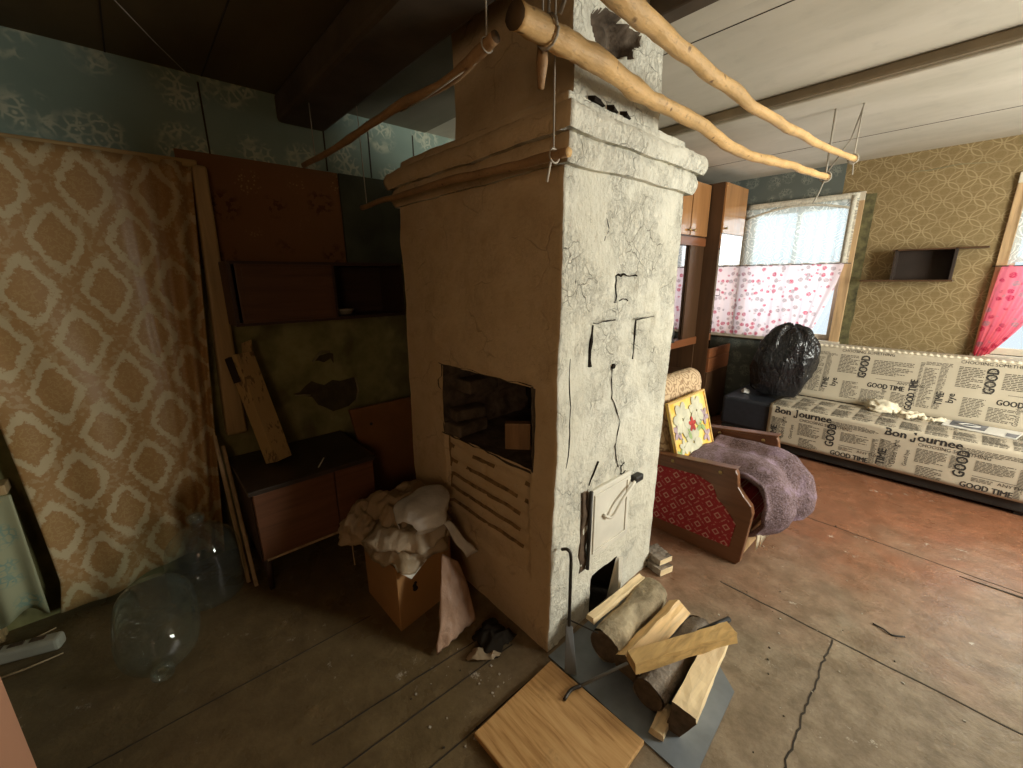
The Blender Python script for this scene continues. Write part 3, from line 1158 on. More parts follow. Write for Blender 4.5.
def groove(x, z):
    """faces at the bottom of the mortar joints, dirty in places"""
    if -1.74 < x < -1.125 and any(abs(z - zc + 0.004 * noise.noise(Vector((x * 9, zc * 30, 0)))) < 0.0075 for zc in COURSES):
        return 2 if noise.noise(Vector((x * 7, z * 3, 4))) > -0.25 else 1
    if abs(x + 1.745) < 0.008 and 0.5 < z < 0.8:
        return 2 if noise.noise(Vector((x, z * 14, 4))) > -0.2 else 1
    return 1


def front_fn(x, z):
    y = SY0
    if -1.74 < x < -1.125 and 0.30 < z < 0.815:         # bared courses under the mouth
        y += 0.012
        for zc in COURSES:
            y += 0.022 * exp(-((z - zc) / 0.010) ** 2)
        if abs(x + 1.45 + (0.14 if int((z - 0.02) / 0.08) % 2 else 0)) < 0.008:
            y += 0.008
    if abs(x + 1.745) < 0.012 and 0.45 < z < 0.8:
        y += 0.018
    return bumpy((x, y, z))


def side_fn(y, z):
    x = SX1
    for y0, y1, z0, z1 in ((1.29, 1.44, 1.255, 1.42), (1.60, 1.74, 1.245, 1.416), (1.435, 1.585, 1.51, 1.60)):
        if y0 - 0.012 < y < y1 and z0 < z < z1 + 0.012:
            x -= 0.007
            if y < y0 + 0.008 or z > z1 - 0.004:
                x -= 0.012
    if 1.16 < y < 1.86 and z < 1.5:
        x -= 0.005
    return bumpy((x, y, z))


b = MB()
stp = 0.016
us = merged(rng(SX0, SX1, stp), [FB[0], FB[1]])
zs = merged(rng(0, 1.965, stp), [FB[2], FB[3], AH[2], AH[3]], *[[c - 0.0075, c + 0.0075] for c in COURSES])
ys = merged(rng(SY0, SY1, stp), [AH[0], AH[1]])
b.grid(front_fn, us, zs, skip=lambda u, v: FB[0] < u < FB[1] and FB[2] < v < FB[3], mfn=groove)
b.grid(side_fn, ys, zs, skip=lambda u, v: AH[0] < u < AH[1] and AH[2] < v < AH[3])
b.grid(lambda u, v: bumpy((SX0, u, v)), rng(SY0, SY1, 0.05), rng(0, 1.965, 0.05))
b.grid(lambda u, v: bumpy((u, SY1, v)), rng(SX0, SX1, 0.05), rng(0, 1.965, 0.05))
b.build('body', ['whitewash', 'whitewash_shade_brown', 'joint_dirt'], ST, smooth=True, merge=0.002)

# sooty firebox
b = MB()


def bump2(p):
    v = Vector(p)
    return v + noise.noise_vector(v * 14) * 0.012


x0, x1, z0, z1 = FB
yb = 1.72
b.grid(lambda u, v: bump2((x0 - 0.002 - (0.03 if int(v / 0.08) % 2 else 0), u, v)), rng(1.10, yb, 0.03), rng(z0, z1, 0.02))
b.grid(lambda u, v: bump2((x1 + 0.002, u, v)), rng(1.10, yb, 0.04), rng(z0, z1, 0.04))
b.grid(lambda u, v: bump2((u, v, z1 + 0.002)), rng(x0 - 0.03, x1, 0.04), rng(1.10, yb, 0.04))
b.grid(lambda u, v: bump2((u, v, z0 - 0.004)), rng(x0 - 0.03, x1, 0.04), rng(1.10, yb, 0.04))
b.grid(lambda u, v: (u, yb, v), rng(x0 - 0.03, x1 + 0.02, 0.1), rng(z0 - 0.02, z1 + 0.02, 0.1), mi=1)
b.build('firebox', ['soot_brick', 'soot'], ST, smooth=True, recalc=False)
# loose bricks stacked at the left of the mouth
for x, y, z, sx, sy, sz, a in ((-1.70, 1.20, 0.845, 0.13, 0.20, 0.065, 0.1), (-1.715, 1.22, 0.91, 0.10, 0.18, 0.06, -0.15), (-1.70, 1.28, 1.06, 0.12, 0.2, 0.07, 0.05)):
    MB().obox((x, y, z), (sx, sy, sz), Matrix.Rotation(a, 3, 'Z')).build('loose_brick', 'soot_brick', ST, bevel=0.012)
# ash pit
b = MB()
y0, y1, z0, z1 = AH
b.grid(lambda u, v: (u, y0, v), rng(-1.35, SX1 - 0.004, 0.1), rng(z0, z1, 0.1)).grid(lambda u, v: (u, y1, v), rng(-1.35, SX1 - 0.004, 0.1), rng(z0, z1, 0.1))
b.grid(lambda u, v: (u, v, z1), rng(-1.35, SX1 - 0.004, 0.1), rng(y0, y1, 0.1)).grid(lambda u, v: (u, v, z0), rng(-1.35, SX1 - 0.004, 0.1), rng(y0, y1, 0.1))
b.grid(lambda u, v: (-1.35, u, v), rng(y0, y1, 0.1), rng(z0, z1, 0.1))
b.build('ash_pit', 'soot', ST, recalc=False)
MB().hexa([(-0.985, 1.505, 0.02), (-0.90, 1.47, 0.01), (-0.89, 1.475, 0.01), (-0.975, 1.515, 0.02),
           (-0.985, 1.575, 0.235), (-0.972, 1.60, 0.24), (-0.965, 1.605, 0.235), (-0.975, 1.585, 0.235)]).build('ash_door', 'white_paint', ST)


# cornice courses
def course(y0, x1, y1, x0, z0, z1, bulge=0.012, seed=0):
    b = MB()
    n = 6

    def prof(t):
        return bulge * (1 - (2 * t - 1) ** 2)
    tv = [i / n for i in range(n + 1)]
    nx, ny = rng(0, 1, 0.018), rng(0, 1, 0.022)

    def at(u, w, t):
        p = prof(t)
        return bumpy((x0 - p + (x1 - x0 + 2 * p) * u, y0 - p + (y1 - y0 + 2 * p) * w, z0 + (z1 - z0) * t), 0.9)
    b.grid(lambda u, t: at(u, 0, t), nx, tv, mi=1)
    b.grid(lambda w, t: at(1, w, t), ny, tv)
    b.grid(lambda w, t: at(0, w, t), ny, tv)
    b.grid(lambda u, t: at(u, 1, t), nx, tv)
    for z in (z0, z1):
        b.grid(lambda u, v: bumpy((u, v, z), 0.9), rng(x0, x1, 0.04), rng(y0, y1, 0.04))
    b.build('cornice', ['whitewash', 'whitewash_shade_brown'], ST, smooth=True, merge=0.006)


course(1.072, -0.968, 1.965, -2.115, 1.955, 2.04)
course(1.050, -0.948, 2.005, -2.14, 2.04, 2.115, 0.014)
course(1.10, -1.0, 1.90, -2.08, 2.115, 2.165, 0.004)

# chimney with a broken, sooty hole in its side
CH = (-1.66, -1.015, 1.14, 1.69, 2.15, 2.60)


def inhole(y, z):
    dy, dz = (y - 1.375) / 0.145, (z - 2.405 - 0.10 * (y - 1.375)) / 0.06
    k = 0.55 * noise.noise(Vector((y * 14, z * 20, 3.3)))
    if y > 1.45:
        dz *= 0.75
    return max(0.0, 1.0 + k - dy * dy - dz * dz)


b = MB()
x0, x1, y0, y1, z0, z1 = CH


def chim_side(y, z):
    p = bumpy((x1, y, z))
    h_ = min(1.0, inhole(y, z) * 2.2)
    p.x -= h_ * (0.06 + 0.03 * noise.noise(Vector((y * 18, z * 18, 0))))
    return p


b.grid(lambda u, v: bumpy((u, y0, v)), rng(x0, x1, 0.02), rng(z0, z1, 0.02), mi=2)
b.grid(chim_side, rng(y0, y1, 0.008), rng(z0, z1, 0.008), mfn=lambda u, v: 1 if inhole(u, v) > 0.02 else 0)
b.grid(lambda u, v: bumpy((x0, u, v)), rng(y0, y1, 0.05), rng(z0, z1, 0.05))
b.grid(lambda u, v: bumpy((u, y1, v)), rng(x0, x1, 0.05), rng(z0, z1, 0.05))
b.build('chimney', ['whitewash', 'soot_brick', 'whitewash_shade_brown'], ST, smooth=True, merge=0.002)
# black gaps where the chimney meets the slab
for ya, yb2, zz in ((1.24, 1.32, 2.176), (1.35, 1.40, 2.174), (1.43, 1.48, 2.172)):
    MB().hexa([(-1.01, ya, zz - 0.014), (-0.968, ya + 0.01, zz - 0.012), (-0.968, yb2 - 0.01, zz - 0.014), (-1.01, yb2, zz - 0.014),
               (-1.01, ya, zz + 0.012), (-0.974, ya + 0.02, zz + 0.008), (-0.974, yb2 - 0.03, zz + 0.004), (-1.01, yb2, zz + 0.01)]).build('gap', 'soot', ST)

# cracks standing out on the lit side
random.seed(11)


def crack(pts, w):
    b = MB()
    P = []
    for (ya, za), (yb2, zb) in zip(pts, pts[1:]):
        for k in range(5):
            t = k / 5
            P.append((ya + (yb2 - ya) * t + random.uniform(-1, 1) * 0.004, za + (zb - za) * t + random.uniform(-1, 1) * 0.004))
    P.append(pts[-1])
    Q = [bumpy((SX1 - 0.004, p[0], p[1])) + Vector((0.002, 0, 0)) for p in P]
    b.tube(Q, [w * random.uniform(0.4, 1.2) for _ in Q], 5)
    b.build('crack', 'soot', ST)


crack([(1.43, 1.505), (1.425, 1.60), (1.50, 1.605), (1.58, 1.60)], 0.0038)
crack([(1.36, 1.51), (1.43, 1.50), (1.51, 1.515), (1.53, 1.50)], 0.003)
crack([(1.288, 1.26), (1.285, 1.42)], 0.0075)
crack([(1.285, 1.425), (1.44, 1.43)], 0.003)
crack([(1.60, 1.245), (1.603, 1.42), (1.74, 1.425)], 0.004)
crack([(1.44, 1.23), (1.45, 1.1), (1.52, 0.98), (1.50, 0.86), (1.55, 0.74)], 0.0025)
crack([(1.39, 0.82), (1.33, 0.72)], 0.004)
crack([(1.17, 1.62), (1.175, 1.52)], 0.003)
crack([(1.165, 1.3), (1.17, 1.0), (1.16, 0.86)], 0.003)
crack([(1.34, 1.82), (1.36, 1.76), (1.33, 1.72)], 0.003)
crack([(1.62, 0.70), (1.58, 0.69), (1.57, 0.73), (1.60, 0.75)], 0.003)
b = MB()
b.lathe([(0, -0.006), (0.011, -0.006), (0.011, 0.006), (0, 0.006)], 10, (-0.981, 1.455, 1.235), Matrix.Rotation(pi / 2, 3, 'Y'))
b.build('plug', 'soot', ST)

# oven door on the side
od = MB()
od.box(-0.998, -0.978, 1.335, 1.655, 0.345, 0.69)
od = od.build('oven_door', 'white_paint', ST, bevel=0.006)
b = MB()
for y0_, y1_, z0_, z1_ in ((1.36, 1.63, 0.655, 0.668), (1.36, 1.63, 0.368, 0.381), (1.36, 1.373, 0.381, 0.655), (1.617, 1.63, 0.381, 0.655)):
    b.box(-0.98, -0.972, y0_, y1_, z0_, z1_)
b.build('moulding', 'white_paint', od, bevel=0.003)
MB().tube(smooth_poly([(-0.972, 1.43, 0.545), (-0.955, 1.47, 0.525), (-0.95, 1.54, 0.585), (-0.96, 1.66, 0.635)], 5), 0.007, 8).build('handle', 'white_paint', od, smooth=True)
b = MB()
b.box(-0.992, -0.955, 1.665, 1.735, 0.62, 0.655)
b.build('latch', 'black', ST, bevel=0.008)
b = MB()
b.grid(lambda u, v: bump2((-0.988 + 0.006 * nz((u, v, 1), 30), u, v)), rng(1.285, 1.332, 0.008), rng(0.30, 0.70, 0.02))
b.build('rusty_gap', 'rust', ST, solid=0.008, smooth=True)
MB().tube([(-0.975, 1.328, 0.31), (-0.972, 1.33, 0.70)], 0.009, 8).build('hinge_rod', 'iron', ST, smooth=True)
# wood block in the firebox: a thing of its own
tag(MB().obox((-1.34, 1.24, 0.88), (0.12, 0.045, 0.13), Matrix.Rotation(0.75, 3, 'Z')).build('wood_block', 'block_brown', bevel=0.005),
    'small upright wood block standing inside the sooty firebox', 'firewood')

# ------------------------------------------------------------------ hanging poles


def pole(name, label, pts, rad, mat, cords, wob=0.18, capm='end_dark', seed=1, wave=0.007, group='drying poles hung from the ceiling'):
    c = Vector(pts[0]) * 0.5 + Vector(pts[-1]) * 0.5
    t = thing(name, label, 'pole', c, group)
    P = smooth_poly(pts, 12)
    n = len(P)
    R = [rad[0] + (rad[1] - rad[0]) * i / (n - 1) for i in range(n)]
    P = [p + Vector((nz(p, 5, seed), nz(p, 5, seed + 9), nz(p, 5, seed + 17))) * wave for p in P]
    R = [r * (1 + 0.16 * nz(p, 9, seed + 3)) for r, p in zip(R, P)]
    MB().tube(P, R, 14, mi=0, capmi=1, wob=wob, seed=seed).build('pole', [mat, capm], t, smooth=False).data.shade_smooth()
    for cp, r in cords:
        MB().tube(cp, r, 6).build('cord', 'cord', t, smooth=True)
    return t


def loop(c, r, axis):
    """a loop of cord round a pole at c; axis of the pole 'x' or 'y'"""
    out = []
    for k in range(13):
        a = 2 * pi * k / 12
        if axis == 'y':
            out.append((c[0] + r * cos(a), c[1] + 0.006 * k / 12, c[2] + r * sin(a)))
        else:
            out.append((c[0] + 0.006 * k / 12, c[1] + r * cos(a), c[2] + r * sin(a)))
    return out


pole('branch_pole', 'thick crooked peeled branch hung beside the chimney, its cut end nearest the camera',
     [(-0.855, 0.79, 2.20), (-0.86, 0.95, 2.205), (-0.86, 1.12, 2.205), (-0.885, 1.44, 2.195), (-0.885, 1.75, 2.20), (-0.915, 2.36, 2.19), (-0.85, 2.89, 2.20), (-0.797, 3.46, 2.205)],
     (0.033, 0.019), 'branch',
     [([(-0.85, 0.90, 2.24), (-0.85, 0.90, ZC)], 0.004), (loop((-0.857, 0.90, 2.205), 0.036, 'y'), 0.004), ([(-0.83, 0.92, 2.24), (-0.72, 1.0, ZC)], 0.006),
      ([(-0.797, 3.43, 2.20), (-0.80, 3.43, ZC)], 0.006), (loop((-0.797, 3.43, 2.205), 0.03, 'y'), 0.005), ([(-0.797, 3.43, 2.22), (-0.70, 3.44, 2.40), (-0.665, 3.45, ZC)], 0.004),
      ([(-0.80, 3.43, 2.18), (-0.82, 3.42, 2.10), (-0.84, 3.41, 2.05)], 0.004)], seed=2)
pole('branch_pole', 'straighter peeled branch hung over the doorway side, next to the thick crooked one',
     [(-0.60, 0.55, 2.19), (-0.655, 0.93, 2.20), (-0.672, 1.225, 2.205), (-0.697, 1.71, 2.213), (-0.700, 2.42, 2.238), (-0.67, 3.47, 2.287)],
     (0.027, 0.016), 'branch',
     [([(-0.668, 3.43, 2.30), (-0.668, 3.45, ZC)], 0.004), (loop((-0.67, 3.43, 2.285), 0.026, 'y'), 0.005), ([(-0.67, 3.45, 2.28), (-0.665, 3.46, 2.2)], 0.004),
      ([(-0.62, 0.7, 2.22), (-0.62, 0.7, ZC)], 0.004)], seed=5)
pole('branch_pole', 'thin brown branch hung across the dark kitchen in front of the teal wallpaper',
     [(-0.955, 0.815, 2.20), (-1.20, 0.83, 2.185), (-1.51, 0.83, 2.20), (-2.0, 0.825, 2.19), (-2.58, 0.82, 2.20)],
     (0.016, 0.014), 'branch_dark',
     [([(-1.0, 0.82, 2.215), (-1.0, 0.82, 2.455)], 0.0025), (loop((-1.0, 0.818, 2.2), 0.018, 'x'), 0.0025), ([(-1.05, 0.822, 2.178), (-1.3, 0.81, 2.16), (-1.5, 0.83, 2.178)], 0.0025),
      ([(-2.4, 0.82, 2.21), (-2.4, 0.82, 2.455)], 0.0025)], seed=8)
pole('branch_pole', 'thin rod hung along the stove front just below its cornice',
     [(-0.868, 1.012, 1.95), (-1.2, 1.008, 1.962), (-1.5, 1.005, 1.972), (-1.9, 1.015, 1.978), (-2.37, 1.03, 1.985)],
     (0.0145, 0.013), 'branch_dark',
     [([(-0.93, 1.012, 1.96), (-0.93, 1.012, 2.456)], 0.0025), (loop((-0.93, 1.012, 1.952), 0.020, 'x'), 0.003), ([(-0.93, 1.0, 1.935), (-0.94, 0.995, 1.88)], 0.004), ([(-2.3, 1.028, 1.99), (-2.3, 1.02, 2.456)], 0.0025)], seed=13,
     capm='branch')
# short stub of wood hanging by the near branch end
t = thing('wood_stub', 'short brown wooden stub hanging on a cord behind the thick branch end', 'wood stub', (-0.90, 0.93, 2.1))
MB().tube([(-0.90, 0.93, 2.21), (-0.902, 0.931, 2.16), (-0.905, 0.93, 2.10)], [0.012, 0.016, 0.009], 8).build('stub', 'branch_dark', t, smooth=True)
MB().tube([(-0.90, 0.93, 2.205), (-0.90, 0.93, 2.455)], 0.003, 6).build('cord', 'cord', t, smooth=True)
# clothes-line wire over the kitchen
tag(MB().tube([(-2.79, 0.40, 2.572), (-2.5, 0.255, 2.57), (-2.27, 0.14, 2.578), (-1.7, -0.145, 2.584)], 0.0022, 5).build('wire', 'cord'), 'thin wire strung along the dark kitchen ceiling from the left wall', 'wire')

# ------------------------------------------------------------------ left wall things
cu = thing('curtain', 'long gold damask curtain hanging on the left wall, darker at its right foot', 'curtain', (-2.74, -0.2, 0.02))


def curtain_pt(u, v):
    # u 0..1 left to right, v 0 top .. 1 bottom
    yl = -0.92 + 0.40 * min(1, (v / 0.52)) if v < 0.52 else -0.52 + 0.03 * sin((v - 0.52) * 3)
    yr = 0.335 - 0.19 * v
    if v > 0.93:
        yl -= 0.03 * (v - 0.93) / 0.07
    y = yl + (yr - yl) * u
    z = 2.165 - 2.12 * v - (0.04 * (1 - u) ** 2 + 0.03 * sin(u * 7)) * v ** 6 + 0.045 * v ** 6
    fold = 0.010 * sin(u * 21 + v * 2.0 * (1 - u)) * (0.4 + v)
    k = max(0, (u - 0.72) / 0.28)
    fold += k * 0.028 * sin(u * 62 + v * 2)
    fold += 0.012 * noise.noise(Vector((y * 3, z * 1.6, 2)))
    return (-2.735 + fold + 0.02 * v, y, z)


MB().grid(curtain_pt, rng(0, 1, 0.012), rng(0, 1, 0.025)).build('cloth', 'damask', cu, smooth=True, solid=0.004)
b = MB().box(-2.785, -2.745, -1.0, 0.36, 2.15, 2.185)
b.build('curtain_rail', 'rail', cu, bevel=0.006)

struct(MB().hexa([(-2.795, 0.265, 0.74), (-2.72, 0.265, 0.74), (-2.72, 0.365, 0.74), (-2.795, 0.365, 0.74),
                  (-2.795, 0.335, 2.16), (-2.72, 0.335, 2.16), (-2.72, 0.395, 2.16), (-2.795, 0.395, 2.16)]).build('trim_2', 'casing', bevel=0.014, seg=3))
for i, (p0, p1, w, lab) in enumerate((((-2.40, 0.205, 0.0), (-2.69, 0.205, 0.77), 0.032, 'pale thin batten leaning at the curtain edge, behind its twin'),
                                      ((-2.335, 0.23, 0.0), (-2.69, 0.235, 0.70), 0.026, 'pale thin batten leaning against the low cabinet side, in front of its twin'))):
    d_ = Vector(p1) - Vector(p0)
    q = d_.to_track_quat('Z', 'Y').to_matrix()
    tag(MB().obox((Vector(p0) + Vector(p1)) / 2, (0.018, w, d_.length), q).build('wooden_batten', 'batten', bevel=0.003), lab, 'batten', 'battens leaning by the curtain')

# hanging cabinet
hc = thing('wall_cabinet', 'dark red-brown hanging cabinet, left half closed, right half open', 'cabinet', (-2.65, 0.83, 1.37))
b = MB()
x0, x1, y0, y1, z0, z1 = -2.795, -2.50, 0.37, 1.31, 1.37, 1.695
t_ = 0.018
b.box(x0, x1, y0, y1, z0, z0 + t_).box(x0, x1, y0, y1, z1 - t_, z1).box(x0, x1, y0, y0 + t_, z0 + t_, z1 - t_).box(x0, x1, y1 - t_, y1, z0 + t_, z1 - t_)
b.box(x0, x0 + 0.01, y0 + t_, y1 - t_, z0 + t_, z1 - t_).box(x0 + 0.01, x1, 0.868, 0.886, z0 + t_, z1 - t_)
b.build('carcass', 'cab_dark', hc)
dr = MB().box(-2.50, -2.483, 0.40, 0.868, 1.385, 1.68).build('door', 'cab_door', hc, bevel=0.004)
MB().box(-2.483, -2.478, 0.425, 0.845, 1.40, 1.665).build('panel', 'cab_door', dr, bevel=0.003)
b = MB()
rot = Matrix.Rotation(0.2, 3, 'X')
b.lathe([(0.0, 0), (0.042, 0.004), (0.058, 0.03), (0.06, 0.036), (0.054, 0.032), (0.038, 0.012), (0, 0.008)], 20, (-2.60, 0.955, 1.389))
cup = b.build('enamel_ladle', 'enamel', None, smooth=True)
tag(cup, 'dull enamel ladle standing in the open half of the hanging cabinet', 'ladle')
h_ = MB().tube(smooth_poly([(-2.62, 0.925, 1.42), (-2.66, 0.92, 1.50), (-2.66, 0.925, 1.60), (-2.645, 0.93, 1.625)], 4), 0.008, 8).build('handle', 'enamel', cup, smooth=True)

# low cabinet against the left wall
lc = thing('low_cabinet', 'low reddish cabinet with a black worn top under the torn wallpaper', 'cabinet', (-2.48, 0.62, 0))
b = MB().box(-2.765, -2.20, 0.25, 0.90, 0.575, 0.60)
b.build('top', 'table_top', lc, bevel=0.004)
b = MB().box(-2.75, -2.235, 0.265, 0.89, 0.19, 0.575)
b.build('carcass', 'cab_dark', lc)
dr = MB().box(-2.235, -2.215, 0.27, 0.66, 0.20, 0.57).build('door', 'table_front', lc, bevel=0.004)
MB().box(-2.215, -2.209, 0.285, 0.645, 0.195, 0.207).build('edge_strip', 'batten', dr, bevel=0.002)
MB().box(-2.235, -2.215, 0.665, 0.885, 0.20, 0.57).build('door', 'table_front', lc, bevel=0.004)
for x, y in ((-2.26, 0.29), (-2.26, 0.865), (-2.72, 0.29), (-2.72, 0.865)):
    MB().tube([(x, y, 0.19), (x, y, 0.0)], [0.022, 0.014], 10).build('leg', 'cab_dark', lc, smooth=True)
tag(MB().tube([(-2.36, 0.66, 0.605), (-2.26, 0.60, 0.605)], 0.004, 6).build('pencil', 'paper'), 'thin white stick lying on the black top of the low cabinet', 'stick')
# long carton leaning on the wall behind it
p0, p1 = Vector((-2.50, 0.462, 0.612)), Vector((-2.665, 0.385, 1.205))
d_ = p1 - p0
q = d_.to_track_quat('Z', 'Y').to_matrix()
lb = thing('long_carton', 'long narrow printed carton leaning on the wall above the low cabinet', 'box', p0)
MB().obox((p0 + p1) / 2, (0.10, 0.095, d_.length), q).build('sleeve', 'carton', lb, bevel=0.003)
MB().obox(p1 + d_.normalized() * -0.075 + q @ Vector((0.028, -0.022, 0)), (0.052, 0.06, 0.14), q).build('open_end', 'dark_niche', lb)
MB().obox(p1 + d_.normalized() * 0.02 + q @ Vector((-0.045, 0.01, 0)), (0.003, 0.09, 0.09), q @ Matrix.Rotation(-0.25, 3, 'Y')).build('flap', 'carton', lb)
# brown board beside it
ob = thing('brown_board', 'orange-brown board with a small knob hole standing between low cabinet and stove', 'board', (-2.62, 1.15, 0))
MB().hexa([(-2.56, 1.03, 0), (-2.53, 1.03, 0), (-2.53, 1.55, 0), (-2.56, 1.55, 0),
           (-2.63, 1.03 - 0.11, 0.775), (-2.60, 1.03 - 0.11, 0.775), (-2.60, 1.53, 0.775), (-2.63, 1.53, 0.775)]).build('panel', 'orange_board', ob, bevel=0.004)
MB().lathe([(0, 0), (0.012, 0.001), (0.010, 0.004), (0, 0.004)], 12, (-2.592, 1.05, 0.655), Matrix.Rotation(pi / 2, 3, 'Y')).build('knob', 'black', ob)

# ------------------------------------------------------------------ carboys


def carboy(label, at, rot, R=0.165):
    t = thing('glass_carboy', label, 'bottle', at, 'big glass carboys by the curtain')
    pr = [(0, 0.012), (R * 0.55, 0.006), (R * 0.82, 0.0), (R * 0.95, 0.02), (R, 0.07), (R * 1.0, 0.20), (R * 0.97, 0.26), (R * 0.86, 0.32), (R * 0.62, 0.365), (R * 0.36, 0.388),
          (0.032, 0.40), (0.029, 0.42), (0.029, 0.445)]
    P = smooth_poly([(r, 0, z) for r, z in pr], 3)
    MB().lathe([(max(0, p.x), p.z) for p in P], 40, at, rot).build('bottle_body', 'carboy', t, smooth=True)
    MB().lathe([(0.029, 0.425), (0.037, 0.43), (0.039, 0.442), (0.036, 0.455), (0.026, 0.455), (0.024, 0.43)], 28, at, rot).build('lip', 'carboy', t, smooth=True)
    return t


carboy('upright glass carboy standing against the foot of the damask curtain', (-2.445, 0.045, 0.0), Matrix.Identity(3), 0.162)
LA, LT, LC = 0, -8, (-2.12, -0.165, 0.150)
LY = Vector((cos(radians(LA)) * cos(radians(LT)), sin(radians(LA)) * cos(radians(LT)), sin(radians(LT))))
r2 = LY.to_track_quat('Z', 'Y').to_matrix()
carboy('glass carboy lying on its side on the floor, neck towards the camera', Vector(LC) - LY * 0.2, r2, 0.146)

# ------------------------------------------------------------------ left corner bits
sh = thing('low_stool', 'low wooden stand with green patterned oilcloth at the left edge beside the curtain', 'stand', (-2.62, -0.80, 0))
MB().box(-2.795, -2.70, -1.0, -0.555, 0.70, 0.745).build('top', 'casing', sh, bevel=0.004)
for x, y in ((-2.78, -0.98), (-2.715, -0.98), (-2.78, -0.72), (-2.73, -0.72)):
    MB().box(x - 0.012, x + 0.012, y - 0.012, y + 0.012, 0, 0.70).build('leg', 'casing', sh)


def oil(u, v):
    y = -1.0 + 0.455 * u
    return (-2.69 + 0.014 * sin(u * 26 + v) * (0.3 + v), y, 0.70 - (0.60 + 0.03 * sin(u * 13)) * v)


MB().grid(oil, rng(0, 1, 0.02), rng(0, 1, 0.05)).build('oilcloth', 'teal_cloth', sh, smooth=True, solid=0.003)
tag(MB().grid(lambda u, v: (-2.755 + 0.03 * sin(pi * u), -0.98 + 0.40 * u, 0.748 + 0.27 * v - 0.08 * v * u * u), rng(0, 1, 0.1), rng(0, 1, 0.1)).build('folded_cloth', 'teal_cloth', smooth=True, solid=0.03),
    'pale folded cloth propped on the low stand at the left edge', 'cloth')
ps = thing('plastic_tray', 'pale slotted plastic bar lying on the floor at the left edge', 'plastic bar', (-2.55, -0.64, 0))
R_ = Matrix.Rotation(radians(72), 3, 'Z')
MB().obox((-2.55, -0.635, 0.030), (0.28, 0.065, 0.06), R_).build('bar', 'pale_plastic', ps, bevel=0.016, seg=3)
for k in (-0.08, -0.01, 0.06):
    MB().obox(Vector((-2.55, -0.635, 0.061)) + R_ @ Vector((k, 0.006, 0)), (0.05, 0.022, 0.004), R_).build('slot', 'rust', ps, bevel=0.001)
for k, (p0, p1, lab) in enumerate((((-2.45, -0.72, 0.006), (-2.44, -0.50, 0.006), 'thin twig on the floor in front of the pale plastic bar'), ((-2.60, -0.80, 0.006), (-2.66, -0.54, 0.008), 'thin twig on the floor between plastic bar and wall'))):
    tag(MB().tube([p0, (Vector(p0) + Vector(p1)) / 2 + Vector((0.012, 0, 0.002)), p1], [0.005, 0.0045, 0.003], 6).build('twig', 'batten', smooth=True), lab, 'twig', 'twigs by the plastic bar')

# ------------------------------------------------------------------ cardboard box with bags
cb = thing('cardboard_box', 'brown cardboard box on the floor against the stove, heaped with bags', 'box', (-1.68, 0.82, 0))
A, B_, C_ = Vector((-1.53, 0.665, 0)), Vector((-1.585, 0.99, 0)), Vector((-1.88, 0.66, 0))
D_ = B_ + C_ - A
zt = 0.335
b = MB()


def wallq(p, q, th=0.006):
    d_ = (q - p).normalized()
    nn = Vector((-d_.y, d_.x, 0)) * th
    k = Vector((0, 0, zt))
    b.hexa([p, q, q + nn, p + nn, p + k, q + k, q + nn + k, p + nn + k])


ctr = (A + B_ + C_ + D_) / 4
for p, q in ((A, B_), (B_, D_), (D_, C_), (C_, A)):
    wallq(p, q)
b.hexa([A, B_, D_, C_] + [v + Vector((0, 0, 0.006)) for v in (A, B_, D_, C_)])
b.build('box_body', 'cardboard', cb, bevel=0.003)
mid = A * 0.62 + B_ * 0.38
b = MB()
nrm = (A - C_).normalized()
for dz, dy, r in ((0.165, 0, 0.010), (0.148, 0.003, 0.013), (0.178, 0.006, 0.007)):
    b.lathe([(0, 0), (r, 0), (r, 0.004), (0, 0.004)], 12, A * 0.72 + B_ * 0.28 + Vector((0, dy, dz + 0.03)) + nrm * 0.001, Vector((nrm.x, nrm.y, 0)).to_track_quat('Z', 'Y').to_matrix())
b.build('handle_hole', 'soot', cb)


def crumple(name, label, cat, c, size, mat, seed, rotz=0.0, amp=0.35, sub=4, flat=0.35, group=None, sharp=1.0):
    b = MB()
    bmesh.ops.create_icosphere(b.bm, subdivisions=sub, radius=1.0)
    rz = Matrix.Rotation(rotz, 3, 'Z')
    for v in b.bm.verts:
        p = v.co.copy()
        n1 = noise.noise(p * 1.3 + Vector((seed, 0, 0)))
        n2 = abs(noise.noise(p * 2.7 + Vector((0, seed, 0)))) - 0.25
        n3 = abs(noise.noise(p * 6.0 + Vector((0, 0, seed)))) - 0.25
        k = 1 + amp * (0.8 * n1 - 0.9 * n2 * sharp - 0.45 * n3 * sharp)
        q = p * k
        if q.z < -flat:
            q.z = -flat + (q.z + flat) * 0.06
        v.co = Vector(c) + rz @ Vector((q.x * size[0], q.y * size[1], q.z * size[2]))
    o = b.build(name, mat, None, smooth=True)
    tag(o, label, cat, group)
    return o


GB = 'bags heaped on the cardboard box'


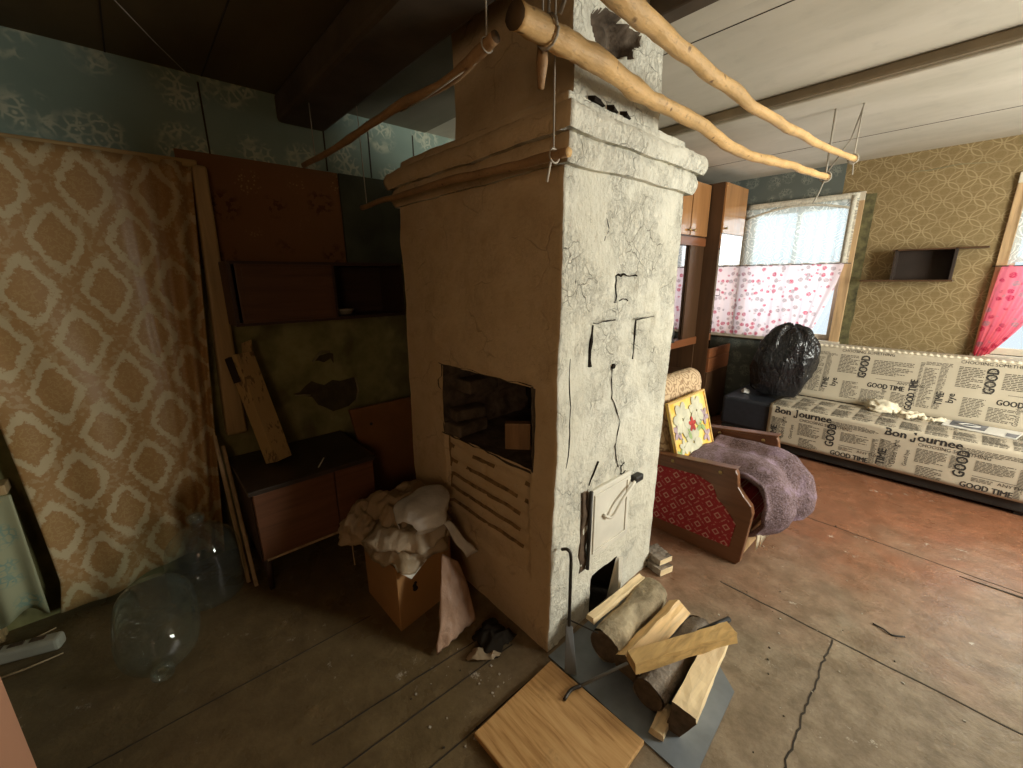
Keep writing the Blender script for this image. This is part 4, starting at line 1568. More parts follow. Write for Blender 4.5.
def draped(name, label, c, rx, ry, mat, seed, rotz=0.0, ridge=0.02, droop=0.10, thick=0.02, fall=0.62, group=GB):
    """a folded bag lying as a thick wrinkled sheet, its rim drooping"""
    b = MB()
    c = Vector(c)
    na, nr = 64, 22
    rz = Matrix.Rotation(rotz, 3, 'Z')
    for side in (1, -1):
        rows = []
        for i in range(nr + 1):
            t = i / nr
            row = []
            for k in range(na):
                a = 2 * pi * k / na
                rim = 1 + 0.30 * noise.noise(Vector((cos(a) * 1.6 + seed, sin(a) * 1.6, seed))) + 0.10 * noise.noise(Vector((cos(a) * 5, sin(a) * 5 + seed, 3)))
                sq = 1 / max(abs(cos(a)), abs(sin(a))) ** 0.55
                x, y = rx * rim * sq * t * cos(a), ry * rim * sq * t * sin(a)
                q = Vector((x * 7 + seed, y * 7, seed * 0.3))
                z = ridge * (1.0 - 2.6 * abs(noise.noise(q)))
                z += ridge * 0.9 * (0.5 - 2 * abs(noise.noise(Vector((x * 22 + 0.4 * y, y * 13 + seed, 1)))))
                if t > fall:
                    z -= droop * ((t - fall) / (1 - fall)) ** 1.4 * (0.7 + 0.5 * noise.noise(Vector((cos(a) * 2, sin(a) * 2, seed + 5))))
                z += side * thick * 0.5 * (1 - t ** 6)
                row.append(b.v(c + rz @ Vector((x, y, 0)) + Vector((0, 0, z))))
            rows.append(row)
        for r1, r2_ in zip(rows, rows[1:]):
            for k in range(na):
                b.face([r1[k], r1[(k + 1) % na], r2_[(k + 1) % na], r2_[k]])
    o = b.build(name, mat, None, smooth=True, merge=0.0005)
    return tag(o, label, 'bag', group)


draped('plastic_bag', 'broad crumpled beige bag draped over the cardboard box, lowest of the heap', (-1.69, 0.83, 0.385), 0.21, 0.205, 'bag_beige', 2.2, 0.15, 0.022, 0.075, 0.035)
draped('plastic_bag', 'grey milky plastic bag lying across the front of the heap', (-1.655, 0.83, 0.435), 0.165, 0.185, 'bag_white_grey', 9.4, 0.5, 0.022, 0.05, 0.03)
draped('sack', 'brownish folded sack at the back of the heap, open at its left end', (-1.79, 0.86, 0.485), 0.20, 0.175, 'bag_sack', 7.7, 0.2, 0.028, 0.07, 0.05)
crumple('plastic_bag', 'crumpled brown bag hanging off the left side of the cardboard box', 'bag', (-1.90, 0.665, 0.375), (0.08, 0.10, 0.115), 'bag_sack', 4.1, 0.3, 0.5, group=GB, sharp=1.6)


def open_bag():
    """white bag with its mouth open towards the camera"""
    b = MB()
    n = 40
    rings = []
    ax = Vector((0.22, -0.46, -0.12)).normalized()       # mouth direction
    side = ax.cross(Vector((0, 0, 1))).normalized()
    up = side.cross(ax)
    c0 = Vector((-1.625, 0.885, 0.525))
    for t in [i / 14 for i in range(15)]:
        w = 0.135 * sqrt(max(0.02, 1 - (1 - t * 1.05) ** 2)) if t < 0.75 else 0.135 * (1 - (t - 0.75) * 2.5)
        h = 0.070 * sqrt(max(0.02, 1 - (1 - t * 1.1) ** 2)) if t < 0.75 else 0.070 * (1 - (t - 0.75) * 1.6)
        ring = []
        for k in range(n):
            a = 2 * pi * k / n
            j = 1 + 0.16 * noise.noise(Vector((cos(a) * 2, sin(a) * 2, t * 4))) + 0.08 * sin(a * 7 + t * 5) * t
            ring.append(b.v(c0 + ax * (t - 0.5) * 0.30 + side * cos(a) * w * j + up * sin(a) * h * j))
        rings.append(ring)
    for r1, r2_ in zip(rings, rings[1:]):
        for k in range(n):
            b.face([r1[k], r1[(k + 1) % n], r2_[(k + 1) % n], r2_[k]])
    b.face(rings[0])
    o = b.build('plastic_bag', 'bag_white', None, smooth=True, solid=0.003)
    tag(o, 'white plastic bag on top of the heap, its mouth open towards the camera', 'bag', GB)
    tag(MB().obox(c0 + ax * 0.07, (0.10, 0.02, 0.02), side.to_track_quat('X', 'Z').to_matrix()).build('roll', 'bag_sack', bevel=0.005), 'dark roll showing inside the open white bag', 'roll')


open_bag()
# hanging plastic handle strip, papers peeping out under the heap
b = MB()
b.grid(lambda u, v: Vector((-1.535 + 0.07 * u, 0.94 + 0.10 * u + (v - 0.5) * 0.035 * (1 + u), 0.46 - 0.20 * u + 0.01 * sin(u * 9))), rng(0, 1, 0.08), rng(0, 1, 0.25))
tag(b.build('plastic_strip', 'bag_white', smooth=True, solid=0.003), 'twisted plastic strip hanging down beside the box to the stove wall', 'strip')
b = MB()
b.hexa([(-1.505, 0.66, 0.345), (-1.49, 0.80, 0.345), (-1.58, 0.82, 0.36), (-1.58, 0.67, 0.36), (-1.505, 0.66, 0.348), (-1.49, 0.80, 0.348), (-1.58, 0.82, 0.363), (-1.58, 0.67, 0.363)])
b.hexa([(-1.475, 0.71, 0.30), (-1.49, 0.80, 0.345), (-1.505, 0.66, 0.345), (-1.505, 0.665, 0.34), (-1.473, 0.71, 0.30), (-1.488, 0.80, 0.345), (-1.503, 0.66, 0.345), (-1.503, 0.665, 0.34)])
tag(b.build('paper_sheets', 'paper'), 'white paper corner sticking out under the bags', 'paper')
tag(MB().tube([(-1.93, 0.62, 0.30), (-1.80, 0.58, 0.255)], 0.003, 6).build('straw', 'batten'), 'thin pale straw under the left of the bags', 'straw')

# paper bag leaning between box and stove
b = MB()


def lean(u, v, sd):
    w = (1 - 0.62 * v) * (1 - 0.15 * (1 - v) * u)
    yy = 0.715 + 0.245 * u * w + 0.115 * v + 0.02 * u * (1 - v)
    z = 0.01 + 0.40 * v * (1 - 0.25 * u * v) + 0.03 * u * (1 - v)
    puff = 0.022 * (sin(pi * u) * sin(pi * v)) ** 0.6 if 0 < u < 1 and 0 < v < 1 else 0
    x = -1.30 - 0.10 * v - 0.02 * u + sd * puff + 0.013 * noise.noise(Vector((u * 4, v * 5, 2))) + 0.006 * noise.noise(Vector((u * 11, v * 9, 6)))
    return (x, yy, z)


for sd in (1, -1):
    b.grid(lambda u, v: lean(u, v, sd), rng(0, 1, 0.04), rng(0, 1, 0.03))
o = b.build('paper_bag', 'bag_print', None, smooth=True, merge=0.0006)
tag(o, 'flat reddish printed bag propped between cardboard box and stove foot', 'bag')
o = draped('rag', 'black rag crumpled at the stove foot, mostly standing in for shade', (-1.20, 0.955, 0.03), 0.085, 0.075, 'rag_shade', 3.3, 0.2, 0.02, 0.02, 0.02, group=None)  # mostly shade below the stove, made as a black rag
o['category'] = 'rag'
o = draped('cloth_scrap', 'small grey scrap of cloth in front of the black rag', (-1.165, 0.865, 0.016), 0.065, 0.03, 'bag_beige', 5.5, 0.75, 0.008, 0.008, 0.008, group=None)
o['category'] = 'scrap'

# ------------------------------------------------------------------ hearth: sheet, board, tools, wood
b = MB()
poly = [(-0.975, 1.075), (-0.36, 1.075), (-0.345, 1.13), (-0.37, 1.50), (-0.50, 1.61), (-0.975, 1.61)]
b.prism(poly, lambda p: (p[0], p[1], 0.001), lambda p: (p[0], p[1], 0.006))
tag(b.build('metal_sheet', 'sheet'), 'grey metal sheet with a clipped corner on the floor beside the stove', 'metal sheet')
pb = Matrix.Rotation(radians(1.5), 3, 'Z')
tag(MB().obox((-0.72, 0.852, 0.013), (0.435, 0.415, 0.022), pb).build('plywood_board', 'plywood', bevel=0.003), 'square orange plywood board lying on the floor before the stove', 'board')


def log(name, label, p0, p1, r, barkm, seed, endm='endgrain', n=9, wob=0.25):
    P0, P1 = Vector(p0), Vector(p1)
    pts = [P0 + (P1 - P0) * i / n for i in range(n + 1)]
    R = [r * (1 + 0.06 * noise.noise(Vector((i * 0.7, seed, 0)))) for i in range(n + 1)]
    t = thing(name, label, 'firewood', P0, 'split firewood beside the stove')
    MB().tube(pts, R, 20, mi=0, cap=False, wob=wob, seed=seed).build('bark', barkm, t, smooth=True)
    d_ = (P1 - P0).normalized()
    q = d_.to_track_quat('Z', 'Y').to_matrix()
    for P in (P0, P1):
        MB().lathe([(0, -0.002), (R[0] * 0.9, -0.002), (R[0] * 0.97, 0), (R[0] * 0.9, 0.002), (0, 0.002)], 20, P, q).build('cut_end', endm, t, smooth=False)
    return t


def split(name, label, p0, p1, prof, mats, up=(0, 0, 1), seed=0, mis=None, roll=0.0):
    """split billet: profile polygon (2-d, metres) swept from p0 to p1 with a rough surface"""
    P0, P1 = Vector(p0), Vector(p1)
    d_ = (P1 - P0).normalized()
    side = d_.cross(Vector(up)).normalized()
    upv = side.cross(d_)
    if roll:
        rm = Matrix.Rotation(roll, 3, d_)
        side, upv = rm @ side, rm @ upv
    b = MB()
    n = 14
    # subdivide the profile edges
    pr, em = [], []
    for i in range(len(prof)):
        a, c = prof[i], prof[(i + 1) % len(prof)]
        for k in range(4):
            t = k / 4
            pr.append((a[0] + (c[0] - a[0]) * t, a[1] + (c[1] - a[1]) * t))
            em.append(mis[i] if mis else 0)
    rings = []
    for i in range(n + 1):
        c = P0 + (P1 - P0) * i / n
        k = 1 - 0.10 * i / n + 0.06 * noise.noise(Vector((i * 0.4, seed * 3.1, 0)))
        ring = []
        for x, y in pr:
            jx = 0.004 * noise.noise(Vector((x * 40 + seed, y * 40, i * 0.5)))
            jy = 0.004 * noise.noise(Vector((x * 40 - seed, y * 40, i * 0.5 + 7)))
            ring.append(b.v(c + side * (x * k + jx) + upv * (y * k + jy)))
        rings.append(ring)
    m_ = len(pr)
    for i in range(n):
        for k in range(m_):
            b.face([rings[i][k], rings[i][(k + 1) % m_], rings[i + 1][(k + 1) % m_], rings[i + 1][k]], em[k])
    b.face(rings[0][::-1], len(mats) - 1)
    b.face(rings[-1], len(mats) - 1)
    o = b.build(name, mats, None)
    tag(o, label, 'firewood', 'split firewood beside the stove')
    return o


log('firewood_log', 'thick round log in grey bark leaning back against the stove side', (-0.79, 1.215, 0.10), (-0.815, 1.655, 0.10), 0.070, 'bark', 1.0)
split('firewood_billet', 'thin pale split stick lying along the stove on the barked log', (-0.885, 1.24, 0.155), (-0.875, 1.64, 0.150), [(-0.022, -0.012), (0.022, -0.012), (0.018, 0.014), (-0.015, 0.016)], ['split_pale', 'split_pale'], seed=2)
split('firewood_billet', 'yellow split billet with a bark side next to the barked log', (-0.672, 1.20, 0.10), (-0.665, 1.62, 0.115), [(-0.05, -0.04), (0.045, -0.045), (0.055, 0.015), (-0.01, 0.055), (-0.055, 0.02)], ['split', 'bark_dark', 'endgrain'], seed=3, mis=[0, 1, 0, 0, 0])
log('firewood_log', 'dark half-hidden log with a black cut end under the crossing billet', (-0.57, 1.185, 0.07), (-0.57, 1.62, 0.08), 0.062, 'bark_dark', 4.0)
split('firewood_billet', 'wedge of pale split wood tilted on edge nearest the metal sheet corner', (-0.44, 1.175, 0.085), (-0.485, 1.60, 0.10), [(-0.045, -0.085), (0.0, -0.085), (0.055, 0.03), (0.05, 0.05), (-0.03, 0.06)], ['split_pale', 'bark_dark', 'endgrain'], seed=5, mis=[0, 0, 0, 0, 1])
split('firewood_billet', 'brown weathered billet with a knot lying across the top of the other wood', (-0.635, 1.165, 0.185), (-0.425, 1.555, 0.215), [(-0.034, -0.022), (0.034, -0.024), (0.030, 0.024), (-0.03, 0.026)], ['split_brown', 'split_brown'], seed=6)
split('firewood_billet', 'short pale chunk on the metal sheet under the tilted wedge', (-0.49, 1.115, 0.022), (-0.51, 1.24, 0.022), [(-0.026, -0.014), (0.026, -0.014), (0.024, 0.014), (-0.024, 0.016)], ['split_pale', 'split_pale'], seed=7)
split('firewood_billet', 'dark-barked split piece on the floor at the far stove corner, the upper of two', (-1.02, 1.985, 0.068), (-0.905, 1.955, 0.064), [(-0.05, -0.018), (0.05, -0.018), (0.05, 0.02), (-0.05, 0.018)], ['bark_dark', 'bark_dark', 'split_pale'], seed=8)
split('firewood_billet', 'dark-barked split piece on the floor at the far stove corner, the lower of two', (-1.01, 1.965, 0.024), (-0.885, 1.93, 0.024), [(-0.05, -0.022), (0.05, -0.022), (0.05, 0.02), (-0.05, 0.02)], ['bark_dark', 'bark_dark', 'split_pale'], seed=9)

# stove tools
sc_ = thing('stove_scraper', 'iron ash scraper with a flat blade standing hooked against the stove edge', 'stove tool', (-0.87, 1.07, 0.0))
MB().tube(smooth_poly([(-0.965, 1.135, 0.515), (-0.94, 1.14, 0.525), (-0.925, 1.145, 0.50), (-0.915, 1.135, 0.40), (-0.895, 1.11, 0.20)], 5), 0.007, 8).build('rod', 'iron', sc_, smooth=True)
MB().hexa([(-0.875, 1.065, 0.006), (-0.835, 1.095, 0.006), (-0.832, 1.092, 0.012), (-0.872, 1.062, 0.012), (-0.905, 1.10, 0.20), (-0.885, 1.12, 0.20), (-0.882, 1.117, 0.205), (-0.902, 1.097, 0.205)]).build('blade', 'sheet', sc_, bevel=0.002)
pk = thing('poker', 'long bent iron poker lying across the plywood board and the firewood', 'stove tool', (-0.78, 1.0, 0.03))
MB().tube(smooth_poly([(-0.79, 0.965, 0.030), (-0.795, 1.01, 0.034), (-0.78, 1.05, 0.036)], 5), 0.007, 8).build('hook', 'iron', pk, smooth=True)
MB().tube([(-0.78, 1.05, 0.036), (-0.62, 1.27, 0.165), (-0.47, 1.578, 0.215)], 0.006, 8).build('rod', 'sheet', pk, smooth=True)
MB().tube([(-0.52, 1.475, 0.198), (-0.455, 1.61, 0.22)], 0.011, 8).build('grip', 'black', pk, smooth=True)
tag(MB().tube([(-0.93, 1.14, 0.19), (-0.80, 1.18, 0.185)], 0.003, 6).build('wire_hook', 'iron'), 'thin wire resting between stove and barked log', 'wire')

# ------------------------------------------------------------------ living part: wall unit
wu = thing('wall_cabinet_unit', 'tall glossy brown wall unit behind the stove with a glazed niche', 'cabinet', (-2.2, 3.9, 0))
x0, x1 = -2.48, -1.955
b = MB()
b.box(x0, x0 + 0.015, 3.56, 4.39, 0, 2.455)
for y in (3.56, 4.372):
    b.box(x0, x1, y, y + 0.018, 0, 2.455)
for z in (0.05, 0.60, 0.955, 1.955, 2.437):
    b.box(x0, x1, 3.578, 4.372, z, z + 0.018)
b.build('carcass', 'lacquer_dark', wu)
b = MB().box(x1, x1 + 0.012, 3.56, 4.39, 1.885, 1.96)
b.build('niche_rail', 'lacquer_red', wu)
MB().box(x1, x1 + 0.016, 3.56, 4.39, 0.90, 0.975).build('shelf_edge', 'lacquer_red', wu, bevel=0.003)
for y0, y1 in ((3.57, 4.015), (4.035, 4.385)):
    dr = MB().box(x1, x1 + 0.018, y0, y1, 1.975, 2.45).build('door', 'lacquer', wu, bevel=0.003)
    ky = y0 + 0.04 if y0 > 4.0 else y1 - 0.04
    MB().lathe([(0, 0), (0.008, 0.0), (0.008, 0.012), (0.014, 0.018), (0.010, 0.026), (0, 0.028)], 14, (x1 + 0.018, ky, 2.02), Matrix.Rotation(pi / 2, 3, 'Y')).build('knob', 'brass', dr, smooth=True)
MB().box(x1 - 0.03, x1 - 0.024, 3.585, 4.12, 0.975, 1.885).build('sliding_glass', 'darkglass', wu)
MB().box(x1 - 0.02, x1, 4.10, 4.375, 0.975, 1.885).build('niche_post', 'lacquer_dark', wu)
for y0, y1 in ((3.57, 3.965), (3.97, 4.37)):
    MB().box(x1, x1 + 0.016, y0, y1, 0.08, 0.59).build('lower_door', 'lacquer_dark', wu, bevel=0.003)
tag(MB().lathe([(0, 0), (0.022, 0), (0.022, 0.004), (0.027, 0.09), (0.025, 0.09), (0.02, 0.006), (0, 0.006)], 20, (-2.02, 3.93, 0.619)).build('drinking_glass', 'clear', smooth=True),
    'small clear drinking glass in the dark niche of the wall unit', 'glass')
b = MB()
b.lathe([(0, 0), (0.035, 0), (0.03, 0.012), (0.014, 0.03), (0.024, 0.07), (0.028, 0.10), (0.014, 0.125), (0.018, 0.145), (0.014, 0.165), (0, 0.17)], 18, (-1.93, 3.82, 0.975))
tag(b.build('figurine', 'black', smooth=True), 'small black figurine standing on the wall unit shelf by the glass', 'figurine')

wd = thing('wardrobe', 'tall brown wardrobe with a mirrored door standing beside the window', 'wardrobe', (-2.1, 4.68, 0))
b = MB()
y0, y1 = 4.41, 4.955
x0, x1 = -2.48, -1.80
b.box(x0, x1 - 0.02, y0, y0 + 0.018, 0, 2.47).box(x0, x1 - 0.02, y1 - 0.018, y1, 0, 2.47).box(x0, x1 - 0.02, y0 + 0.018, y1 - 0.018, 2.452, 2.47)
b.box(x0, x0 + 0.012, y0 + 0.018, y1 - 0.018, 0.04, 2.452).box(x0, x1 - 0.02, y0 + 0.018, y1 - 0.018, 0.04, 0.058)
b.build('carcass', 'lacquer_dark', wd)
dr = MB().box(x1 - 0.02, x1, y0 + 0.004, y1 - 0.004, 2.005, 2.465).build('door', 'lacquer', wd, bevel=0.003)
MB().lathe([(0, 0), (0.008, 0.0), (0.008, 0.012), (0.014, 0.018), (0.010, 0.026), (0, 0.028)], 14, (x1, y0 + 0.05, 2.05), Matrix.Rotation(pi / 2, 3, 'Y')).build('knob', 'brass', dr, smooth=True)
dr = MB().box(x1 - 0.02, x1 - 0.004, y0 + 0.004, y1 - 0.004, 0.86, 2.0).build('mirror_door', 'mirror', wd)
MB().tube([(x1 - 0.004, y0 + 0.05, 1.40), (x1 + 0.02, y0 + 0.05, 1.405), (x1 + 0.02, y0 + 0.05, 1.455), (x1 - 0.004, y0 + 0.05, 1.46)], 0.004, 8).build('handle', 'black', dr)
MB().box(x1 - 0.02, x1 + 0.004, y0 + 0.004, y1 - 0.004, 0.755, 0.855).build('drawer', 'lacquer_red', wd, bevel=0.003)
MB().box(x1 - 0.02, x1 + 0.004, y0 + 0.004, y1 - 0.004, 0.60, 0.75).build('drawer', 'lacquer_red', wd, bevel=0.003)
MB().box(x1 - 0.02, x1, y0 + 0.004, y1 - 0.004, 0.05, 0.595).build('lower_door', 'lacquer_dark', wd, bevel=0.003)

# ------------------------------------------------------------------ window curtains


def drape(name, label, x0, x1, z0, z1, yy, mat, folds, amp, cat='curtain', rod=True, shape=None, seed=0, step=0.012):
    t = thing(name, label, cat, ((x0 + x1) / 2, yy, z0))

    def fn(u, v):
        x = x0 + (x1 - x0) * u
        z = z1 + (z0 - z1) * v
        if shape:
            x, z = shape(u, v, x, z)
        f = amp * sin(u * folds * 2 * pi + 1.3 * noise.noise(Vector((u * 4, v * 2, seed)))) * (0.35 + 0.65 * v)
        return (x, yy + f, z)
    MB().grid(fn, rng(0, 1, step), rng(0, 1, 0.05)).build('cloth', mat, t, smooth=True)
    if rod:
        MB().tube([(x0 - 0.05, yy, z1 - 0.004), (x1 + 0.05, yy, z1 - 0.004)], 0.004, 8).build('rod', 'iron', t, smooth=True)
    return t


def rose_shape(u, v, x, z):
    # right edge swept to the left towards the foot, baring a strip of window
    k = max(0, u - 0.6) / 0.4
    return x - 0.20 * k * v ** 1.3, z


drape('cafe_curtain', 'white cafe curtain with rose print on the left window behind the black bag', -1.84, -0.905, 0.955, 1.705, YB - 0.07, 'roses', 9, 0.012, shape=rose_shape)


def lace_shape(u, v, x, z):
    if v > 0.9:
        z += 0.02 * abs(sin(u * pi * 7)) * (v - 0.9) / 0.1
    return x, z


lt = drape('lace_curtain', 'white lace curtain over the upper part of the left window', -1.83, -0.885, 1.695, 2.315, YB - 0.045, 'lace', 11, 0.008, rod=False, shape=lace_shape, seed=3)
b = MB()
arch = [(-1.83 + 0.945 * i / 20, 2.165 + 0.085 * sin(pi * i / 20)) for i in range(21)]
b.grid(lambda u, v: (arch[int(u)][0], YB - 0.058 + 0.004 * sin(u * 2), arch[int(u)][1] + v * 0.022), list(range(21)), [0, 1])
b.grid(lambda u, v: (arch[int(u)][0], YB - 0.057 + 0.004 * sin(u * 2), 2.27 + v * 0.05), list(range(21)), [0, 1])
b.grid(lambda u, v: (-0.945 + u * 0.045, YB - 0.058, 1.70 + v * 0.60), [0, 1], rng(0, 1, 0.1))
b.build('hem', 'lace_band', lt, smooth=True, solid=0.002)


def red_shape(u, v, x, z):
    # gathered to the left at the top, tail swung out to the left at the foot
    return x - 0.14 * v ** 0.9 + 0.11 * (1 - u) * v - 0.42 * u * v ** 2 * 0.35, z + 0.04 * u * v


drape('cafe_curtain', 'crimson flowered cafe curtain on the right window behind the sofa', 0.075, 0.42, 0.93, 1.655, YB - 0.07, 'roses_red', 5, 0.02, shape=red_shape)
drape('lace_curtain', 'white lace curtain over the upper part of the right window', 0.10, 0.98, 1.66, 2.30, YB - 0.045, 'lace', 10, 0.008, rod=False, shape=lace_shape, seed=6)

# wall shelf between the windows
ws = thing('wall_shelf', 'dark open box shelf on the gold wallpaper between the two windows', 'shelf', (-0.37, 5.0, 1.54))
b = MB()
ya, yb_ = 4.955, YB - 0.003
b.box(-0.76, -0.17, ya, yb_, 1.535, 1.55)
b.build('board', 'lacquer_dark', ws, bevel=0.002)
b = MB()
b.box(-0.555, -0.54, ya, yb_, 1.55, 1.80).box(-0.195, -0.18, ya, yb_, 1.55, 1.80).box(-0.54, -0.195, yb_ - 0.008, yb_, 1.55, 1.79)
b.build('box_sides', 'dark_niche', ws)
MB().box(-0.575, -0.015, ya, yb_, 1.79, 1.803).build('board', 'lacquer_dark', ws, bevel=0.002)

# ------------------------------------------------------------------ sofa
so = thing('sofa', 'long black sofa against the window wall under newsprint covers', 'sofa', (-0.5, 4.6, 0))
MB().box(-1.52, 0.52, 4.20, 4.98, 0.03, 0.17).build('base', 'black', so, bevel=0.01)
for x in (-1.45, 0.45):
    for y in (4.26, 4.92):
        MB().box(x - 0.03, x + 0.03, y - 0.03, y + 0.03, 0, 0.03).build('foot', 'black', so)
MB().box(-1.53, 0.54, 4.18, 4.99, 0.17, 0.455).build('seat', 'leather', so, bevel=0.03, seg=3)
b = MB()
b.prism([(4.66, 0.455), (4.83, 0.93), (4.875, 0.945), (4.95, 0.93), (4.93, 0.455)], lambda p: (-1.38, p[0], p[1]), lambda p: (0.53, p[0], p[1]))
b.build('backrest', 'leather', so, bevel=0.015, seg=3)


def text_polys(s, size):
    cu_ = bpy.data.curves.new('t', 'FONT')
    cu_.body = s
    cu_.size = size
    cu_.resolution_u = 2
    o = bpy.data.objects.new('t', cu_)
    COL.objects.link(o)
    dg = bpy.context.evaluated_depsgraph_get()
    me = bpy.data.meshes.new_from_object(o.evaluated_get(dg))
    V = [(v.co.x, v.co.y) for v in me.vertices]
    F = [tuple(p.vertices) for p in me.polygons]
    bpy.data.objects.remove(o)
    bpy.data.curves.remove(cu_)
    bpy.data.meshes.remove(me)
    return V, F


class Print:
    """ink on a cloth: text and text-like columns mapped on by fn(u, v)"""

    def __init__(s, fn):
        s.fn = fn
        s.b = MB()

    def text(s, st, u, v, h, sx=1.0, rot=0, mi=0, bold=0.0):
        V, F = text_polys(st, h / 0.72)
        offs = [(0, 0)] if not bold else [(0, 0), (bold, 0), (bold / 2, bold / 2)]
        for ox, oy in offs:
            P = []
            for x, y in V:
                x = x * sx + ox
                y += oy
                if rot == 90:
                    x, y = -y, x
                elif rot == -90:
                    x, y = y, -x
                P.append(s.b.v(s.fn(u + x, v + y)))
            for f in F:
                s.b.face([P[i] for i in f], mi)

    def headline(s, u, v, h):
        """Bon Journee, its J drawn with a square stem and a hook below the line"""
        s.text('Bon', u, v, h, 1.0, 0, 0, 0.006)
        wb = max(x for x, y in text_polys('Bon', h / 0.72)[0]) + 0.006
        j = u + wb + h * 0.42
        w = h * 0.19
        for q in (((w * 1.0, h * 0.98), (w * 2.4, h * 0.98), (w * 2.4, h * 0.80), (w * 1.0, h * 0.80)),
                  ((w * 1.4, h * 0.80), (w * 2.4, h * 0.80), (w * 2.4, -h * 0.10), (w * 1.4, -h * 0.10)),
                  ((-w * 0.2, -h * 0.10), (w * 2.4, -h * 0.10), (w * 1.9, -h * 0.28), (w * 0.1, -h * 0.28)),
                  ((-w * 0.2, h * 0.08), (w * 0.7, h * 0.08), (w * 0.7, -h * 0.10), (-w * 0.2, -h * 0.10))):
            s.b.face([s.b.v(s.fn(j + x, v + y)) for x, y in q], 0)
        s.text('ournee', j + w * 2.9, v, h, 1.0, 0, 0, 0.006)

    def column(s, u0, u1, v0, v1, lh=0.012, seed=0, mi=1, vert=False):
        r = random.Random(seed)
        v = v1 - lh
        while v > v0:
            u = u0
            end = u1 - (r.random() ** 3) * (u1 - u0) * 0.5
            while u < end:
                w = r.uniform(0.012, 0.035)
                e = min(u + w, end)
                if vert:
                    q = [(v, u), (v + lh * 0.5, u), (v + lh * 0.5, e), (v, e)]
                else:
                    q = [(u, v), (e, v), (e, v + lh * 0.5), (u, v + lh * 0.5)]
                s.b.face([s.b.v(s.fn(*p)) for p in q], mi)
                u = e + 0.005
            v -= lh
        return s

    def rule(s, u0, u1, v, w=0.004, mi=0):
        s.b.face([s.b.v(s.fn(*p)) for p in ((u0, v), (u1, v), (u1, v + w), (u0, v + w))], mi)


# seat cover: s runs from the back of the seat over the front edge and down
SEATZ, FRY = 0.462, 4.168


def seat_surf(u, s_, lift=0.0):
    """s_ = 0 at the back (y 4.66); 0.46 at the front edge; then down"""
    w = 0.004 * noise.noise(Vector((u * 3, s_ * 4, 1)))
    e, r = 0.455, 0.035
    if s_ < e:
        return Vector((u, 4.66 - s_, SEATZ + w + lift))
    a = (s_ - e) / r
    if a < pi / 2:
        return Vector((u, 4.66 - e - (r + lift) * sin(a), SEATZ - r + (r + lift) * cos(a) + w))
    return Vector((u, 4.66 - e - r - lift + w * 0.8, SEATZ - r - (s_ - e - r * pi / 2)))


cv = thing('sofa_throw', 'newsprint throw over the sofa seat, hanging down in front', 'throw', (-0.3, 4.4, 0.3))
CX0, CX1 = -1.105, 0.475
b = MB()
SB = 0.455 + 0.055 + 0.315
b.grid(lambda u, v: seat_surf(u, v), rng(CX0, CX1, 0.03), merged(rng(0, 0.455, 0.04), rng(0.455, 0.51, 0.008), rng(0.51, SB, 0.03)))
b.build('cloth', 'news', cv, smooth=True, solid=0.006)
FV = 0.51     # arc length where the front face begins (z 0.427)
pr = Print(lambda u, v: seat_surf(u, FV - v, 0.0045))     # v = height above the front face's top edge, negative below
for k, ox in enumerate((-1.065, -0.31)):
    pr.headline(ox, -0.035, 0.058)
    pr.text('CHOOSING SOMETHING', ox + 0.20, -0.072, 0.026, 0.9)
    pr.column(ox + 0.20, ox + 0.36, -0.20, -0.085, 0.011, 20 + k)
    pr.text('GOOD', ox + 0.465, -0.24, 0.062, 0.75, 90, 0, 0.006)
    pr.column(ox + 0.50, ox + 0.68, -0.17, -0.085, 0.010, 30 + k)
    pr.text('GOOD TIME', ox + 0.45, -0.30, 0.040, 0.8, 0, 0, 0.004)
    pr.column(ox + 0.22, ox + 0.36, -0.30, -0.215, 0.012, 35 + k)
    pr.text('ANYTHING', ox + 0.62, -0.235, 0.022, 1.1)
    pr.rule(ox + 0.50, ox + 0.74, -0.205, 0.003)
    pr.text('Good night', ox + 0.10, -0.26, 0.035, 0.9, 90)
    pr.text('TIME', ox + 0.04, -0.29, 0.05, 0.9, 90, 0, 0.006)
    pr.text('Good bye', ox + 0.165, -0.25, 0.026, 0.9, 90)
    pr.column(ox - 0.01, ox + 0.02, -0.2, -0.07, 0.012, 38 + k)
    pr.column(ox + 0.38, ox + 0.45, -0.19, -0.085, 0.010, 110 + k)
    pr.column(ox + 0.50, ox + 0.60, -0.245, -0.212, 0.010, 112 + k)
    pr.column(ox + 0.70, ox + 0.735, -0.30, -0.085, 0.010, 114 + k)
    pr.column(ox + 0.42, ox + 0.74, -0.055, -0.01, 0.010, 116 + k)
    pr.column(ox + 0.0, ox + 0.09, -0.30, -0.075, 0.011, 118 + k)
# columns on the seat top
for i in range(11):
    ux = CX0 + 0.02 + i * 0.142
    pr.column(ux, ux + 0.125, 0.025, 0.085, 0.011, 150 + i)
    pr.column(ux, ux + 0.115, 0.09 if i % 3 else 0.05, 0.22 + 0.02 * (i % 2), 0.013, 50 + i)
    pr.column(ux, ux + 0.11, 0.27, 0.42, 0.014, 70 + i)
    if i % 3 == 1:
        pr.text('GOOD TIME', ux, 0.235, 0.028, 0.75)
pr.b.build('printed_text', ['ink', 'ink_grey'], cv, recalc=False)

# back cover
bv = thing('backrest_throw', 'newsprint throw hung over the sofa backrest', 'throw', (-0.2, 4.8, 0.7))


